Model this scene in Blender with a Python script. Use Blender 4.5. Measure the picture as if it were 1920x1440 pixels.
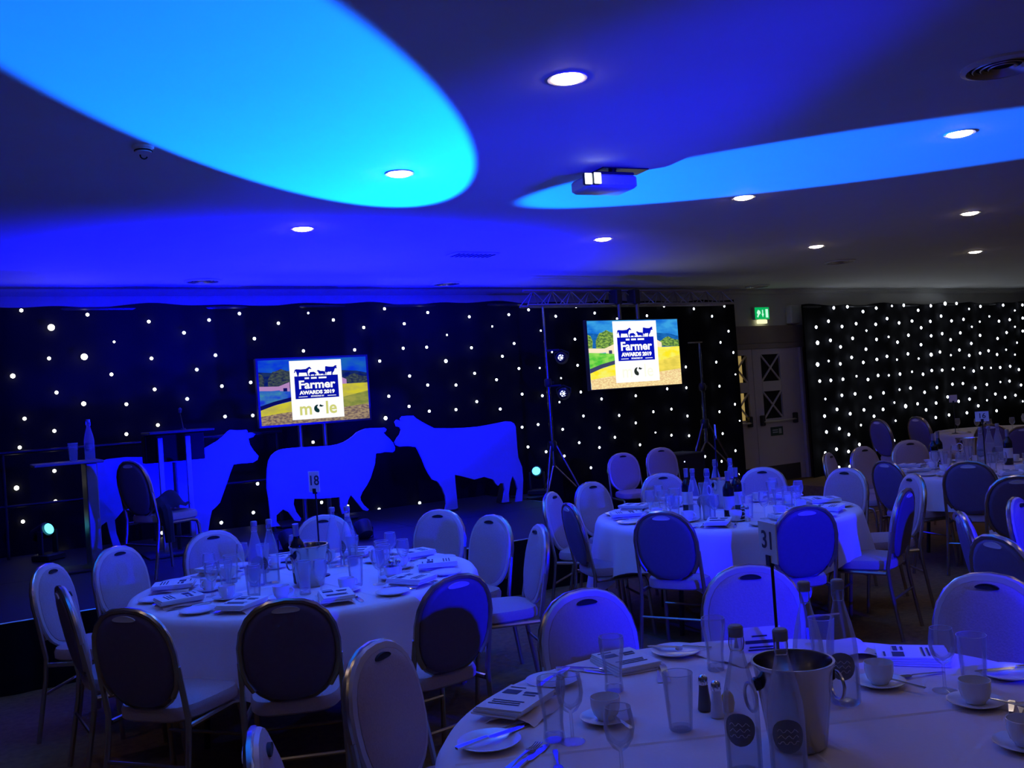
import bpy, bmesh, math, random
from math import sin, cos, pi, radians, sqrt, atan2
from mathutils import Vector, Matrix
random.seed(7)
C = bpy.context.scene
COL = C.collection
for o in list(bpy.data.objects): bpy.data.objects.remove(o)

# ---------------------------------------------------------------- camera
CAMZ, CEIL, WALLY = 1.65, 3.09, 10.9
F_PX, YAW, PITCH, ROLL = 1776.978, 0.545867, 0.01285, -0.06858
f_ = Vector((sin(YAW)*cos(PITCH), cos(YAW)*cos(PITCH), sin(PITCH)))
r0 = Vector((cos(YAW), -sin(YAW), 0)); u0 = r0.cross(f_)
r_ = cos(ROLL)*r0 + sin(ROLL)*u0
u_ = -sin(ROLL)*r0 + cos(ROLL)*u0
cam = bpy.data.cameras.new('camera'); camo = bpy.data.objects.new('camera', cam); COL.objects.link(camo)
m = Matrix((r_, u_, -f_)).transposed().to_4x4(); m.translation = Vector((0, 0, CAMZ))
camo.matrix_world = m
cam.sensor_width = 36; cam.lens = F_PX/1920*36; cam.clip_start = .05; cam.clip_end = 100
C.camera = camo
def ray(px, py): return f_ + (px-960)/F_PX*r_ - (py-720)/F_PX*u_
def at_z(px, py, z):
    d = ray(px, py); return Vector((0, 0, CAMZ)) + d*((z-CAMZ)/d.z)
def at_y(px, py, y):
    d = ray(px, py); return Vector((0, 0, CAMZ)) + d*(y/d.y)

# ---------------------------------------------------------------- light of the room
C.view_settings.view_transform = 'Standard'; C.view_settings.look = 'None'
C.view_settings.exposure = 0.0; C.view_settings.gamma = 1.0; C.view_settings.use_curve_mapping = False
W = bpy.data.worlds.new('world'); C.world = W; W.use_nodes = True
W.node_tree.nodes['Background'].inputs[0].default_value = (0.2, 0.25, 0.6, 1)
W.node_tree.nodes['Background'].inputs[1].default_value = 0.0
BLUE = (0.0, 0.0004, 1.0)
CYAN = (0.0, 0.115, 1.0)
def spot(name, loc, direction, half_deg, power, color, blend=.08, radius=.05):
    l = bpy.data.lights.new(name, 'SPOT'); l.energy = power; l.color = color
    l.spot_size = 2*radians(half_deg); l.spot_blend = blend; l.shadow_soft_size = radius
    o = bpy.data.objects.new(name, l); COL.objects.link(o); o.location = loc
    o.rotation_euler = Vector(direction).to_track_quat('-Z', 'Y').to_euler(); return o
BEAM_R = (6.08, 9.6, .77); BEAM_R_DIR = (-.6222, -.6988, .3522); BEAM_R_HALF = 6.75
BEAM_L = (.84, 9.6, .75);  BEAM_L_DIR = (.605, -.7185, .343);   BEAM_L_HALF = 6.75
spot('beam_light', BEAM_R, BEAM_R_DIR, BEAM_R_HALF, 26000, CYAN, .10, .03)
spot('beam_light', BEAM_L, BEAM_L_DIR, BEAM_L_HALF, 15000, CYAN, .16, .03)
# blue front wash from a stand behind the camera, and blue floor lights in front of the cut-outs
FW = Vector((3.6, -1.5, 1.80)); az, el = radians(-1), radians(-5.5)
spot('front_wash', FW, (sin(az)*cos(el), cos(az)*cos(el), sin(el)), 22, 2300, BLUE, .35, .06)
spot('added_ceiling_wash', (2.9, -2.8, 1.5), Vector((3.3, 10.9, 3.3))-Vector((2.9, -2.8, 1.5)), 12, 3600, BLUE, .7, .10)  # added spot without a fixture, brightens the ceiling and wall above the curtain
FOOT = [(2.55, 8.2), (3.25, 8.2), (3.98, 8.2)]
for x, y in FOOT:
    spot('floor_wash', (x, y, .62), (0.0, .36, .80), 64, 900, BLUE, .8, .06)
spot('truss_wash', (6.42, 9.35, 2.08), (-4.76, -4.36, -1.30), 13, 800, (.02, .05, 1), .6, .05)
spot('truss_wash', (6.42, 9.35, 1.68), (-1.72, -4.40, -.90), 12, 500, (.02, .05, 1), .6, .05)

# ---------------------------------------------------------------- materials
MATS = {}
def mat(name, color=(.5, .5, .5), rough=.6, metal=0.0, var=.08, scale=30, bump=0.0, spec=None, emit=None, estr=1.0, sample=True):
    if name in MATS: return MATS[name]
    M = bpy.data.materials.new(name); M.use_nodes = True; nt = M.node_tree; b = nt.nodes['Principled BSDF']
    b.inputs['Roughness'].default_value = rough; b.inputs['Metallic'].default_value = metal
    if spec is not None: b.inputs['Specular IOR Level'].default_value = spec
    if emit:
        b.inputs['Base Color'].default_value = (.02, .02, .02, 1)
        b.inputs['Emission Color'].default_value = (*emit, 1); b.inputs['Emission Strength'].default_value = estr
        if not sample: M.cycles.emission_sampling = 'NONE'
    else:
        tc = nt.nodes.new('ShaderNodeTexCoord'); n = nt.nodes.new('ShaderNodeTexNoise'); n.inputs['Scale'].default_value = scale
        n.inputs['Detail'].default_value = 3
        mx = nt.nodes.new('ShaderNodeMix'); mx.data_type = 'RGBA'
        mx.inputs[6].default_value = (*[c*(1-var) for c in color], 1); mx.inputs[7].default_value = (*[min(1, c*(1+var)) for c in color], 1)
        nt.links.new(tc.outputs['Object'], n.inputs['Vector']); nt.links.new(n.outputs['Fac'], mx.inputs[0]); nt.links.new(mx.outputs[2], b.inputs['Base Color'])
        if bump:
            bp = nt.nodes.new('ShaderNodeBump'); bp.inputs['Strength'].default_value = bump; bp.inputs['Distance'].default_value = .01
            nt.links.new(n.outputs['Fac'], bp.inputs['Height']); nt.links.new(bp.outputs[0], b.inputs['Normal'])
    MATS[name] = M; return M
def glass(name, tint=(.93, .95, .97), ior=1.35, rough=.02, frost=0.0):
    if name in MATS: return MATS[name]
    M = bpy.data.materials.new(name); M.use_nodes = True; nt = M.node_tree; nt.nodes.clear()
    out = nt.nodes.new('ShaderNodeOutputMaterial'); tr = nt.nodes.new('ShaderNodeBsdfTransparent'); gl = nt.nodes.new('ShaderNodeBsdfGlossy')
    fr = nt.nodes.new('ShaderNodeFresnel'); fr.inputs[0].default_value = ior; mx = nt.nodes.new('ShaderNodeMixShader')
    tr.inputs[0].default_value = (*tint, 1); gl.inputs['Roughness'].default_value = rough
    ml_ = nt.nodes.new('ShaderNodeMath'); ml_.operation = 'MULTIPLY'; ml_.inputs[1].default_value = .5; nt.links.new(fr.outputs[0], ml_.inputs[0]); nt.links.new(ml_.outputs[0], mx.inputs[0]); nt.links.new(tr.outputs[0], mx.inputs[1]); nt.links.new(gl.outputs[0], mx.inputs[2])
    last = mx
    if frost:
        df = nt.nodes.new('ShaderNodeBsdfDiffuse'); df.inputs[0].default_value = (.8, .8, .85, 1)
        m2 = nt.nodes.new('ShaderNodeMixShader'); m2.inputs[0].default_value = frost
        nt.links.new(mx.outputs[0], m2.inputs[1]); nt.links.new(df.outputs[0], m2.inputs[2]); last = m2
    nt.links.new(last.outputs[0], out.inputs[0]); MATS[name] = M; return M

M_CEIL = mat('ceiling_paint', (.74, .74, .72), .75, var=.03, scale=4)
M_WALL = mat('wall_paint', (.66, .66, .63), .8, var=.04, scale=6)
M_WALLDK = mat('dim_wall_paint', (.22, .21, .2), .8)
M_VELVET = mat('black_velvet', (.006, .006, .008), .95, var=.3, scale=60, spec=.1)
M_CARPET = mat('brown_carpet', (.24, .15, .05), .95, var=.45, scale=25, bump=.3, spec=.1)
M_STAGE = mat('black_stage', (.007, .007, .009), .6, var=.3)
M_CLOTH = mat('white_linen', (.82, .75, .74), .85, var=.03, scale=80, bump=.05, spec=.2)
M_PAPER = mat('white_paper', (.80, .80, .80), .7, var=.02)
M_INK = mat('dark_ink', (.05, .05, .09), .7)
M_CHINA = mat('white_china', (.80, .80, .78), .18, var=.01)
M_STEEL = mat('polished_steel', (.75, .75, .76), .14, metal=1, var=.02)
M_BRUSH = mat('brushed_steel', (.62, .61, .60), .30, metal=1, var=.05)
M_GOLD = mat('gold_tube', (.50, .43, .33), .26, metal=.9, var=.04)
M_RIM = mat('pale_gold_rim', (.60, .53, .46), .38, metal=.25, var=.04)
M_FABRIC = mat('pale_cushion_fabric', (.47, .36, .335), .9, var=.14, scale=140, bump=.15, spec=.2)
M_FABRICB = mat('dark_back_vinyl', (.165, .125, .20), .45, var=.1, scale=60, spec=.4)
M_DARK = mat('dark_slot', (.012, .012, .012), .8)
M_BLACK = mat('black_plastic', (.018, .018, .02), .45)
M_BLKMET = mat('black_metal', (.03, .03, .035), .35, metal=.6)
M_ALU = mat('aluminium', (.55, .55, .57), .32, metal=1)
M_GREYBOX = mat('pale_grey_plastic', (.75, .75, .72), .5)
M_DOOR = mat('painted_door', (.60, .55, .54), .6, var=.04, scale=8)
M_WOOD = mat('brown_wood', (.17, .10, .06), .55, var=.25, scale=12)
M_DKGLASS = mat('dark_glazing', (.02, .02, .02), .12)
M_GLASS = glass('clear_glass', (.985, .985, .99), 1.35, .05, .095)
M_WATER = glass('bottle_glass', (.97, .975, .985), 1.35, .05, .20)
M_WINE = mat('dark_bottle_glass', (.012, .015, .012), .08)
M_FROST = mat('frosted_label', (.16, .17, .20), .6)
M_CREAM = mat('cream_label', (.62, .60, .52), .7)
M_YELLOW = mat('yellow_wax', (.90, .60, .10), .5)
M_WHITEBOARD = mat('light_tinted_board', (.20, .21, .74), .7, var=.02)  # blue of the stage light put into the colour of white boards
M_LED = mat('led_white', emit=(.80, .88, 1.0), estr=10)
M_LEDW = mat('led_warm', emit=(1.0, .97, .80), estr=8)
M_DOWN = mat('downlight_glow', emit=(1.0, .78, .62), estr=25.0)
M_PARLED = mat('blue_led_glow', emit=(.42, .46, 1.0), estr=7, sample=False)
M_BEAMLENS = mat('beam_lens_glow', emit=(.10, .75, 1.0), estr=3, sample=False)
M_EXIT = mat('exit_green', emit=(.0, .42, .10), estr=1.0)
M_EXITW = mat('exit_white', emit=(.6, 1, .75), estr=1.0)
M_EXITL = mat('exit_lamp', emit=(1, 1, .55), estr=1.1)
M_WARMWIN = mat('warm_lit_glass', emit=(.42, .29, .09), estr=.75)
M_REDLED = mat('red_led', emit=(1, .05, .03), estr=2, sample=False)
M_LENSW = mat('lamp_white_glow', emit=(.85, 1, 1), estr=2.5)

# ---------------------------------------------------------------- mesh helpers
I4 = Matrix.Identity(4)
class MB:
    def __init__(s): s.v = []; s.f = []; s.mi = []
    def add(s, vs, fs, M=I4, mi=0):
        n = len(s.v); s.v += [tuple(M @ Vector(v)) for v in vs]
        s.f += [tuple(i+n for i in f) for f in fs]; s.mi += [mi]*len(fs); return s
    def box(s, c, d, M=I4, mi=0, bev=0):
        x, y, z = [k/2 for k in d]; cx, cy, cz = c
        if bev and bev < min(x, y, z):
            vs = []; 
            pts = [(-x, -y+bev), (-x+bev, -y), (x-bev, -y), (x, -y+bev), (x, y-bev), (x-bev, y), (-x+bev, y), (-x, y-bev)]
            ins = [(px*(1-bev/x), py*(1-bev/y)) for px, py in pts]
            rings = [(ins, -z), (pts, -z+bev), (pts, z-bev), (ins, z)]
            for ring, zz in rings: vs += [(cx+a, cy+b, cz+zz) for a, b in ring]
            fs = [tuple(range(7, -1, -1)), tuple(range(24, 32))]
            for k in range(3):
                for i in range(8): fs.append((k*8+i, k*8+(i+1) % 8, k*8+8+(i+1) % 8, k*8+8+i))
            return s.add(vs, fs, M, mi)
        vs = [(cx+a*x, cy+b*y, cz+c_*z) for c_ in (-1, 1) for b in (-1, 1) for a in (-1, 1)]
        return s.add(vs, [(0, 2, 3, 1), (4, 5, 7, 6), (0, 1, 5, 4), (2, 6, 7, 3), (0, 4, 6, 2), (1, 3, 7, 5)], M, mi)
    def tube(s, pts, r, n=8, M=I4, mi=0, closed=False):
        pts = [Vector(p) for p in pts]; rs = r if isinstance(r, (list, tuple)) else [r]*len(pts); vs = []; N = len(pts); pu = None
        for i, p in enumerate(pts):
            a = pts[(i-1) % N] if (closed or i) else p; b = pts[(i+1) % N] if (closed or i < N-1) else p
            t = (b-a).normalized()
            if pu is None:
                pu = t.cross(Vector((0, 0, 1)) if abs(t.z) < .9 else Vector((0, 1, 0))).normalized()
            else:
                pu = (pu - t*pu.dot(t)).normalized()
            w = t.cross(pu)
            vs += [p + rs[i]*(cos(2*pi*k/n)*pu + sin(2*pi*k/n)*w) for k in range(n)]
        fs = []
        for i in range(N if closed else N-1):
            j = (i+1) % N
            fs += [(i*n+k, i*n+(k+1) % n, j*n+(k+1) % n, j*n+k) for k in range(n)]
        if not closed: fs += [tuple(range(n-1, -1, -1)), tuple(range((N-1)*n, N*n))]
        return s.add(vs, fs, M, mi)
    def lathe(s, prof, n=20, M=I4, mi=0, caps=True):
        vs = []
        for r, z in prof: vs += [(r*cos(2*pi*k/n), r*sin(2*pi*k/n), z) for k in range(n)]
        fs = []
        for i in range(len(prof)-1):
            fs += [(i*n+k, i*n+(k+1) % n, (i+1)*n+(k+1) % n, (i+1)*n+k) for k in range(n)]
        if caps:
            if prof[0][0] > 1e-5: fs.append(tuple(range(n-1, -1, -1)))
            if prof[-1][0] > 1e-5: fs.append(tuple(range((len(prof)-1)*n, len(prof)*n)))
        return s.add(vs, fs, M, mi)
    def prism(s, poly, d0, d1, M=I4, mi=0):
        """polygon in (x,z), extruded along y"""
        n = len(poly); area = sum(poly[i][0]*poly[(i+1) % n][1]-poly[(i+1) % n][0]*poly[i][1] for i in range(n))
        if area < 0: poly = poly[::-1]
        vs = [(x, d0, z) for x, z in poly] + [(x, d1, z) for x, z in poly]
        fs = [tuple(range(n)), tuple(range(2*n-1, n-1, -1))] + [((i+1) % n, i, n+i, n+(i+1) % n) for i in range(n)]
        return s.add(vs, fs, M, mi)
    def loft(s, rings, M=I4, mi=0, cap=True):
        n = len(rings[0]); vs = [p for r in rings for p in r]; fs = []
        for i in range(len(rings)-1):
            fs += [(i*n+k, i*n+(k+1) % n, (i+1)*n+(k+1) % n, (i+1)*n+k) for k in range(n)]
        if cap: fs += [tuple(range(n-1, -1, -1)), tuple(range((len(rings)-1)*n, len(rings)*n))]
        return s.add(vs, fs, M, mi)
    def mesh(s, name, smooth=True, ang=40, fix=True):
        me = bpy.data.meshes.new(name); me.from_pydata(s.v, [], s.f); me.update()
        if any(s.mi): me.polygons.foreach_set('material_index', s.mi)
        if fix:
            b = bmesh.new(); b.from_mesh(me); bmesh.ops.recalc_face_normals(b, faces=b.faces); b.to_mesh(me); b.free()
        if smooth:
            me.shade_smooth()
            try: me.set_sharp_from_angle(angle=radians(ang))
            except Exception: pass
        return me
    def build(s, name, mats, parent=None, smooth=True, ang=40, fix=True):
        me = s.mesh(name, smooth, ang, fix)
        for m_ in (mats if isinstance(mats, (list, tuple)) else [mats]): me.materials.append(m_)
        o = bpy.data.objects.new(name, me); COL.objects.link(o)
        if parent: o.parent = parent
        return o
def tag(o, label=None, cat=None, group=None, kind=None):
    if label: o['label'] = label
    if cat: o['category'] = cat
    if group: o['group'] = group
    if kind: o['kind'] = kind
    return o
def thing(name, label, cat, loc=(0, 0, 0), rz=0, group=None):
    o = bpy.data.objects.new(name, None); COL.objects.link(o); o.location = loc; o.rotation_euler = (0, 0, rz)
    o.empty_display_size = .1
    return tag(o, label, cat, group)
def structure(o): o['kind'] = 'structure'; return o
def copy_tree(o, parent=None):
    c = o.copy(); COL.objects.link(c)
    if parent: c.parent = parent
    for ch in list(o.children): copy_tree(ch, c)
    return c
class Proto:
    """first use returns the built thing itself, later uses return copies of it and its parts"""
    def __init__(s, maker): s.maker = maker; s.root = None
    def __call__(s, loc, rz=0, label='', group=None, tilt=None):
        if s.root is None: s.root = s.maker(); o = s.root
        else: o = copy_tree(s.root)
        o.location = loc; o.rotation_euler = (tilt[0], tilt[1], rz) if tilt else (0, 0, rz)
        o['label'] = label
        if group: o['group'] = group
        elif 'group' in o: del o['group']
        return o
def text(body, size, material, parent, M, name='lettering', extrude=.0004, align='CENTER', bold=0.0):
    cu = bpy.data.curves.new(name, 'FONT'); cu.body = body; cu.size = size; cu.align_x = align; cu.align_y = 'CENTER'; cu.extrude = extrude; cu.offset = bold; cu.resolution_u = 3
    t = bpy.data.objects.new(name, cu); COL.objects.link(t)
    dg = bpy.context.evaluated_depsgraph_get(); me = bpy.data.meshes.new_from_object(t.evaluated_get(dg)); bpy.data.objects.remove(t)
    me.materials.clear(); me.materials.append(material); me.transform(M)
    o = bpy.data.objects.new(name, me); COL.objects.link(o)
    if parent: o.parent = parent
    return o
def Rz(a): return Matrix.Rotation(a, 4, 'Z')
def Rx(a): return Matrix.Rotation(a, 4, 'X')
def Ry(a): return Matrix.Rotation(a, 4, 'Y')
def T(x, y, z): return Matrix.Translation((x, y, z))

# ---------------------------------------------------------------- setting
X0, X1, Y0 = -3.5, 19.5, -4.5
structure(MB().box(((X0+X1)/2, (Y0+WALLY)/2, -.05), (X1-X0+.4, WALLY-Y0+.4, .1)).build('floor', M_CARPET, smooth=False))
structure(MB().box(((X0+X1)/2, (Y0+WALLY)/2, CEIL+.05), (X1-X0+.4, WALLY-Y0+.4, .1)).build('ceiling', M_CEIL, smooth=False))
structure(MB().box(((X0+X1)/2, WALLY+.06, CEIL/2), (X1-X0+.4, .12, CEIL)).build('wall_back', M_WALL, smooth=False))
structure(MB().box((X0-.06, (Y0+WALLY)/2, CEIL/2), (.12, WALLY-Y0, CEIL)).build('wall_left', M_WALLDK, smooth=False))
structure(MB().box((X1+.06, (Y0+WALLY)/2, CEIL/2), (.12, WALLY-Y0, CEIL)).build('wall_right', M_WALLDK, smooth=False))
structure(MB().box(((X0+X1)/2, Y0-.06, CEIL/2), (X1-X0+.4, .12, CEIL)).build('wall_front', M_WALLDK, smooth=False))
co = MB().prism([(0, 0), (.05, 0), (.05, -.03), (.02, -.07), (0, -.07)], X0, X1, M=T(0, WALLY, CEIL) @ Rz(-pi/2) @ Matrix.Scale(1, 4))
structure(co.build('trim_1', M_WALL, smooth=False))
# door recess: brown surround, header, two leaves
DX0, DXM, DX1 = 10.22, 11.06, 12.12
def door_leaf(name, xa, xb, lit):
    root = thing(name, None, None, ((xa+xb)/2, WALLY-.03, 0)); root['kind'] = 'structure'
    w = xb-xa; wx0, wx1 = (-.12, .30) if lit else (-.34, .08)
    zs = [(1.61, 2.04), (1.01, 1.45)]
    b = MB()
    b.box((0, 0, .505), (w-.01, .05, 1.01)); b.box(((wx0+wx1)/2, 0, 1.53), (wx1-wx0, .05, .16)); b.box((0, 0, 2.085), (w-.01, .05, .09))
    b.box(((-w/2+wx0)/2, 0, 1.525), (wx0+w/2-.01, .05, 1.03)); b.box(((w/2+wx1)/2, 0, 1.525), (w/2-wx1-.01, .05, 1.03))
    b.build('door_panel', M_DOOR, root, smooth=False)
    for z0, z1 in zs:
        MB().box(((wx0+wx1)/2, .012, (z0+z1)/2), (wx1-wx0, .01, z1-z0)).build('pane', M_DKGLASS, root, smooth=False)
        if lit:
            MB().box((wx0+.165, .004, (z0+z1)/2), (.33, .006, z1-z0-.01)).build('lit_pane', M_WARMWIN, root, smooth=False)
        for sgn in (1, -1):
            a = Vector((wx0, -.012, z0 if sgn > 0 else z1)); c = Vector((wx1, -.012 - .004*sgn, z1 if sgn > 0 else z0))
            MB().tube([a, c], .016, 6).build('crossed_bar', M_DOOR, root)
    pb = MB().tube([(-w*.40, -.075, .97), (w*.30, -.075, .97)], .017, 8); 
    pb.build('push_bar', M_BRUSH, root)
    for sx in (-.40, .30): MB().box((w*sx, -.055, .99), (.07, .07, .17), bev=.01).build('push_bar_housing', M_BLACK, root)
    s = MB().box((-.10, -.03, .80), (.27, .008, .14)).build('door_notice', mat('green_notice', (.02, .06, .04), .6), root, smooth=False)
    MB().box((-.14, -.0345, .82), (.12, .001, .02)).box((-.14, -.0345, .785), (.12, .001, .02)).box((-.03, -.0345, .80), (.06, .001, .08)).build('print', mat('notice_white', (.4, .45, .42), .6), s, smooth=False)
    MB().box((.0, -.03, .13), (w*.72, .006, .25)).build('kick_plate', mat('dark_kick_plate', (.05, .045, .045), .5), root, smooth=False)
    return root
door_leaf('door_1', DX0, DXM, True); door_leaf('door_2', DXM, DX1, False)
structure(MB().box(((DX0+DX1)/2+.1, WALLY-.03, 2.175), (DX1-DX0+.5, .08, .08)).box(((DX0+DX1)/2+.1, WALLY-.025, 2.36), (DX1-DX0+.5, .05, .28)).build('trim_2', mat('brown_grey_header', (.30, .25, .22), .7), smooth=False))
structure(MB().box((DX1+.17, WALLY-.05, 1.065), (.30, .10, 2.13)).build('trim_3', M_WOOD, smooth=False))
structure(MB().box((DX1+.01, WALLY-.055, 1.065), (.05, .11, 2.13)).build('trim_4', M_DOOR, smooth=False))

# ---------------------------------------------------------------- star curtains
def curtain(name, label, x0, x1, y, ztop, zbot, stars, group, rscale, material_fn, wav=.05):
    root = thing(name, label, 'curtain', ((x0+x1)/2, y, 0))
    b = MB(); n = int((x1-x0)/.09); cx = (x0+x1)/2; vs = []; fs = []
    for i in range(n+1):
        x = x0+(x1-x0)*i/n - cx
        dy = wav*sin(x*5.2+.6*sin(x*1.7)) + .02*sin(x*13)
        zt = ztop + .012*sin(x*3.1)+.012*sin(x*7.3+1)
        vs += [(x, dy, zbot), (x, dy*.8, (zt+zbot)/2), (x, dy*.5, zt), (x, dy*.5+.03, zt), (x, dy+.03, zbot)]
    for i in range(n):
        for k in range(5): fs.append((i*5+k, (i+1)*5+k, (i+1)*5+(k+1) % 5, i*5+(k+1) % 5))
    fs += [(0, 1, 2, 3, 4), tuple(n*5+k for k in (4, 3, 2, 1, 0))]
    b.add(vs, fs); b.build('drape', M_VELVET, root)
    MB().tube([(x0-cx, .02, ztop-.03), (x1-cx, .02, ztop-.03)], .02, 8).build('curtain_rail', M_BLKMET, root)
    base = {}
    for px, py, s in stars:
        mt = material_fn(px); key = (mt.name, s)
        if key not in base:
            me = MB().lathe([(0, -.4), (.7, -.35), (1, 0), (.7, .35), (0, .4)], 10, M=Rx(pi/2)).mesh('led_star'); me.materials.append(mt); base[key] = me
        p = at_y(px, py, y-wav-.035); o = bpy.data.objects.new('led_star', base[key]); COL.objects.link(o); o.parent = root
        o.location = (p.x-cx, p.y-y, p.z); o.scale = (rscale*s,)*3
    return root
SL = '''40,582 96,614* 164,590 279,603 214,641- 345,624 392,600 449,588 477,635 92,672 158,669* 24,705+ 209,702 284,672 369,693 404,666 106,736 157,757+ 237,758 290,730 351,748 416,724 470,717
46,785 102,808 237,814 296,797 422,781 474,779 37,839 102,883 31,915+ 104,940 43,978 120,1037+ 304,999 415,980 475,961 522,606 578,587- 625,600 682,614 721,579 758,607 802,586 880,594 838,628- 923,612- 954,590 991,581
569,658 665,656 756,653 800,651 884,652 964,644 712,677 836,677+ 942,668 973,691 768,705 890,700 931,712 802,722 855,722 979,739 729,743 767,762 894,753 805,771 855,768 938,767 723,784+ 979,801 587,829 483,907 990,838
603,942 652,949 711,955 787,943 1042,593 1080,576- 1115,587 1157,598 1213,592 1245,574 1301,579 1358,574 1335,593 1014,620- 1366,621 1078,636 1351,642 1035,660- 1375,661 1343,679 1286,688 1012,690- 1083,685 1379,702-
1052,709- 1349,724 1287,727 1251,729 1089,735 1128,748 1192,742 1017,742 1049,754- 1378,758 1349,772 1259,767 1225,772 1161,779 1094,780 1289,780 1192,793 1009,796 1055,805 1124,802 1229,811- 1387,789- 1259,816 1292,817 1355,813
1153,820 1086,830 1124,839 1200,834 1024,847 1058,855 1379,845 1322,856 1353,865 1108,877 1385,890'''
def parse(s):
    out = []
    for t in s.split():
        k = {'*': 1.9, '+': 1.3, '-': .7}.get(t[-1], 1.0); t = t.rstrip('*+-'); a, b_ = t.split(','); out.append((float(a), float(b_), k))
    return out
starsL = parse(SL)
SR = '''697,196 785,189 885,220 970,198 1071,184- 1147,180 1240,212 1321,183 1413,169+ 1486,168 1567,203- 1640,187 1786,179 1861,213- 663,282 841,298 750,316 584,320 967,302 1040,265 1117,293 1200,281 1318,283 1387,249 1454,280 1531,270 1585,318- 1636,285- 1697,251- 1759,282 1828,272 1259,324 907,343-
593,421+ 676,405 818,392 741,447 972,399 1050,383- 1107,417 1177,372 1323,376 1394,362 1448,401 1511,357 1638,373 1750,393 1808,355 1875,420- 904,462 1258,433 1581,425 593,560+ 664,538- 739,556 812,515 887,547 974,528 1039,508 1103,529- 1174,492 1243,522- 1323,497+ 1380,480 1450,500- 1505,467 1568,502 1638,488 1692,472 1747,496 1805,465-
607,667 678,662 756,655 843,636- 917,657 982,631 1051,630- 1123,622 1200,607- 1271,623 1327,599 1394,597 1464,590 1536,580- 1596,602 1648,582 1708,582- 1767,580 1831,572 1887,593 643,782- 749,758 834,749 932,771 1017,743 1120,722- 1190,712 1281,739 1360,708 1460,687 1527,683 1607,710 1681,689 1768,673- 1827,667 1901,692
638,892 718,849 803,877 891,852 956,893 1014,849 1087,805- 1159,828+ 1236,813 1291,852 1355,808 1429,769 1500,797 1570,783 1736,750 1799,772 1865,758 1626,826 1353,901 1438,885 1553,871 1744,858 1910,178 1912,262 1912,345 1862,318- 1862,497- 1682,790- 1912,797-
650,994 733,973 794,1011 872,950- 1018,944 1095,922- 643,1130 715,1105 792,1120 862,1074 1084,1050 731,1222 800,1217'''
starsR = [(1360+a/3.4286, 520+b_/3.4286, k) for a, b_, k in parse(SR)]
curtain('star_curtain', 'long black star curtain with scattered white lights behind the stage', -3.2, 10.36, 10.45, 2.865, .0, starsL, None, .017, lambda px: M_LEDW if px < 330 else M_LED)
curtain('star_curtain', 'black star curtain thick with white lights right of the exit doors', 12.05, 19.2, 10.62, 2.80, .0, starsR, None, .026, lambda px: M_LED)

# ---------------------------------------------------------------- ceiling fittings
dl = []
def mk_down():
    root = thing('ceiling_downlight', '', 'light')
    MB().lathe([(.072, .0), (.075, -.004), (.092, -.006), (.092, 0)], 28, caps=False).build('trim_ring', M_CHINA, root)
    MB().lathe([(0, -.020), (.04, -.018), (.066, -.011), (.073, -.004), (.073, -.001), (0, -.001)], 28).build('diffuser', M_DOWN, root)
    return root
P_DOWN = Proto(mk_down)
GX0, GY0, GA, GB = 1.7698*1.44, 2.44653*1.44, 2.05937*1.44, 1.28458*1.44
DN = {(0, 0): 'large ceiling downlight at top centre above the front table', (0, 1): 'ceiling downlight inside the cyan light ellipse', (0, 2): 'ceiling downlight on the blue ceiling before the stage, above the left screen',
 (1, 0): 'ceiling downlight at the upper right corner, above the pale light band', (1, 1): 'ceiling downlight just under the pale blue light band right of the projector', (1, 2): 'ceiling downlight on the ceiling in front of the right screen',
 (2, 1): 'upper of the two ceiling downlights at the far right', (2, 2): 'ceiling downlight in front of the green exit sign', (3, 2): 'lower of the two ceiling downlights at the far right'}
for (i, j), lab in DN.items(): P_DOWN((GX0+GA*i, GY0+GB*j, CEIL), 0, lab, 'ceiling downlights')
for i, j in [(0, -1), (0, -2), (1, -1), (1, -2), (2, 0), (2, -1), (-1, 0), (-1, 1), (-1, -1), (3, 0), (3, 1), (4, 1), (4, 2)]:
    P_DOWN((GX0+GA*i, GY0+GB*j, CEIL), 0, 'ceiling downlight beyond the picture edge, one of the same grid', 'ceiling downlights outside the picture')
def mk_vent():
    root = thing('ceiling_vent', '', 'vent')
    MB().lathe([(.19, 0), (.19, -.012), (.165, -.02), (.16, -.012), (.16, 0)], 28, caps=False).build('rim', M_GREYBOX, root)
    for r in (.05, .085, .12, .15): MB().lathe([(r, -.004), (r+.012, -.016), (r+.018, -.012), (r+.006, -.002)], 24, caps=False).build('louvre_ring', M_BRUSH, root)
    MB().lathe([(0, -.001), (.16, -.001)], 24, caps=False).build('opening', M_DARK, root)
    return root
P_VENT = Proto(mk_vent)
for q, lab in [((380, 526), 'round ceiling vent close to the wall above the left curtain end'), ((837, 531), 'round ceiling vent close to the wall left of the truss'), ((1880, 122), 'large round ceiling vent at the upper right corner'), ((1420, 536), 'round ceiling vent near the exit sign'), ((1575, 490), 'round ceiling vent on the dim ceiling at right')]:
    p = at_z(*q, CEIL); P_VENT((p.x, p.y, CEIL), 0, lab, 'round ceiling vents')
p = at_z(887, 476, CEIL); sv = thing('slot_vent', 'slotted ceiling vent on the bright blue ceiling left of the projector', 'vent', (p.x, p.y, CEIL))
MB().box((0, 0, -.008), (.5, .22, .016), bev=.004).build('frame', M_GREYBOX, sv)
for k in range(9): MB().box((-.2+.05*k, 0, -.018), (.022, .18, .006)).build('slat', M_DARK, sv, smooth=False)
p = at_z(268, 274, CEIL); sm = thing('smoke_detector', 'round smoke detector on the dark ceiling left of the cyan ellipse', 'detector', (p.x, p.y, CEIL))
MB().lathe([(.055, 0), (.055, -.012), (.045, -.018), (.04, -.035), (.0, -.04)], 20).build('body', M_GREYBOX, sm)
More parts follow.
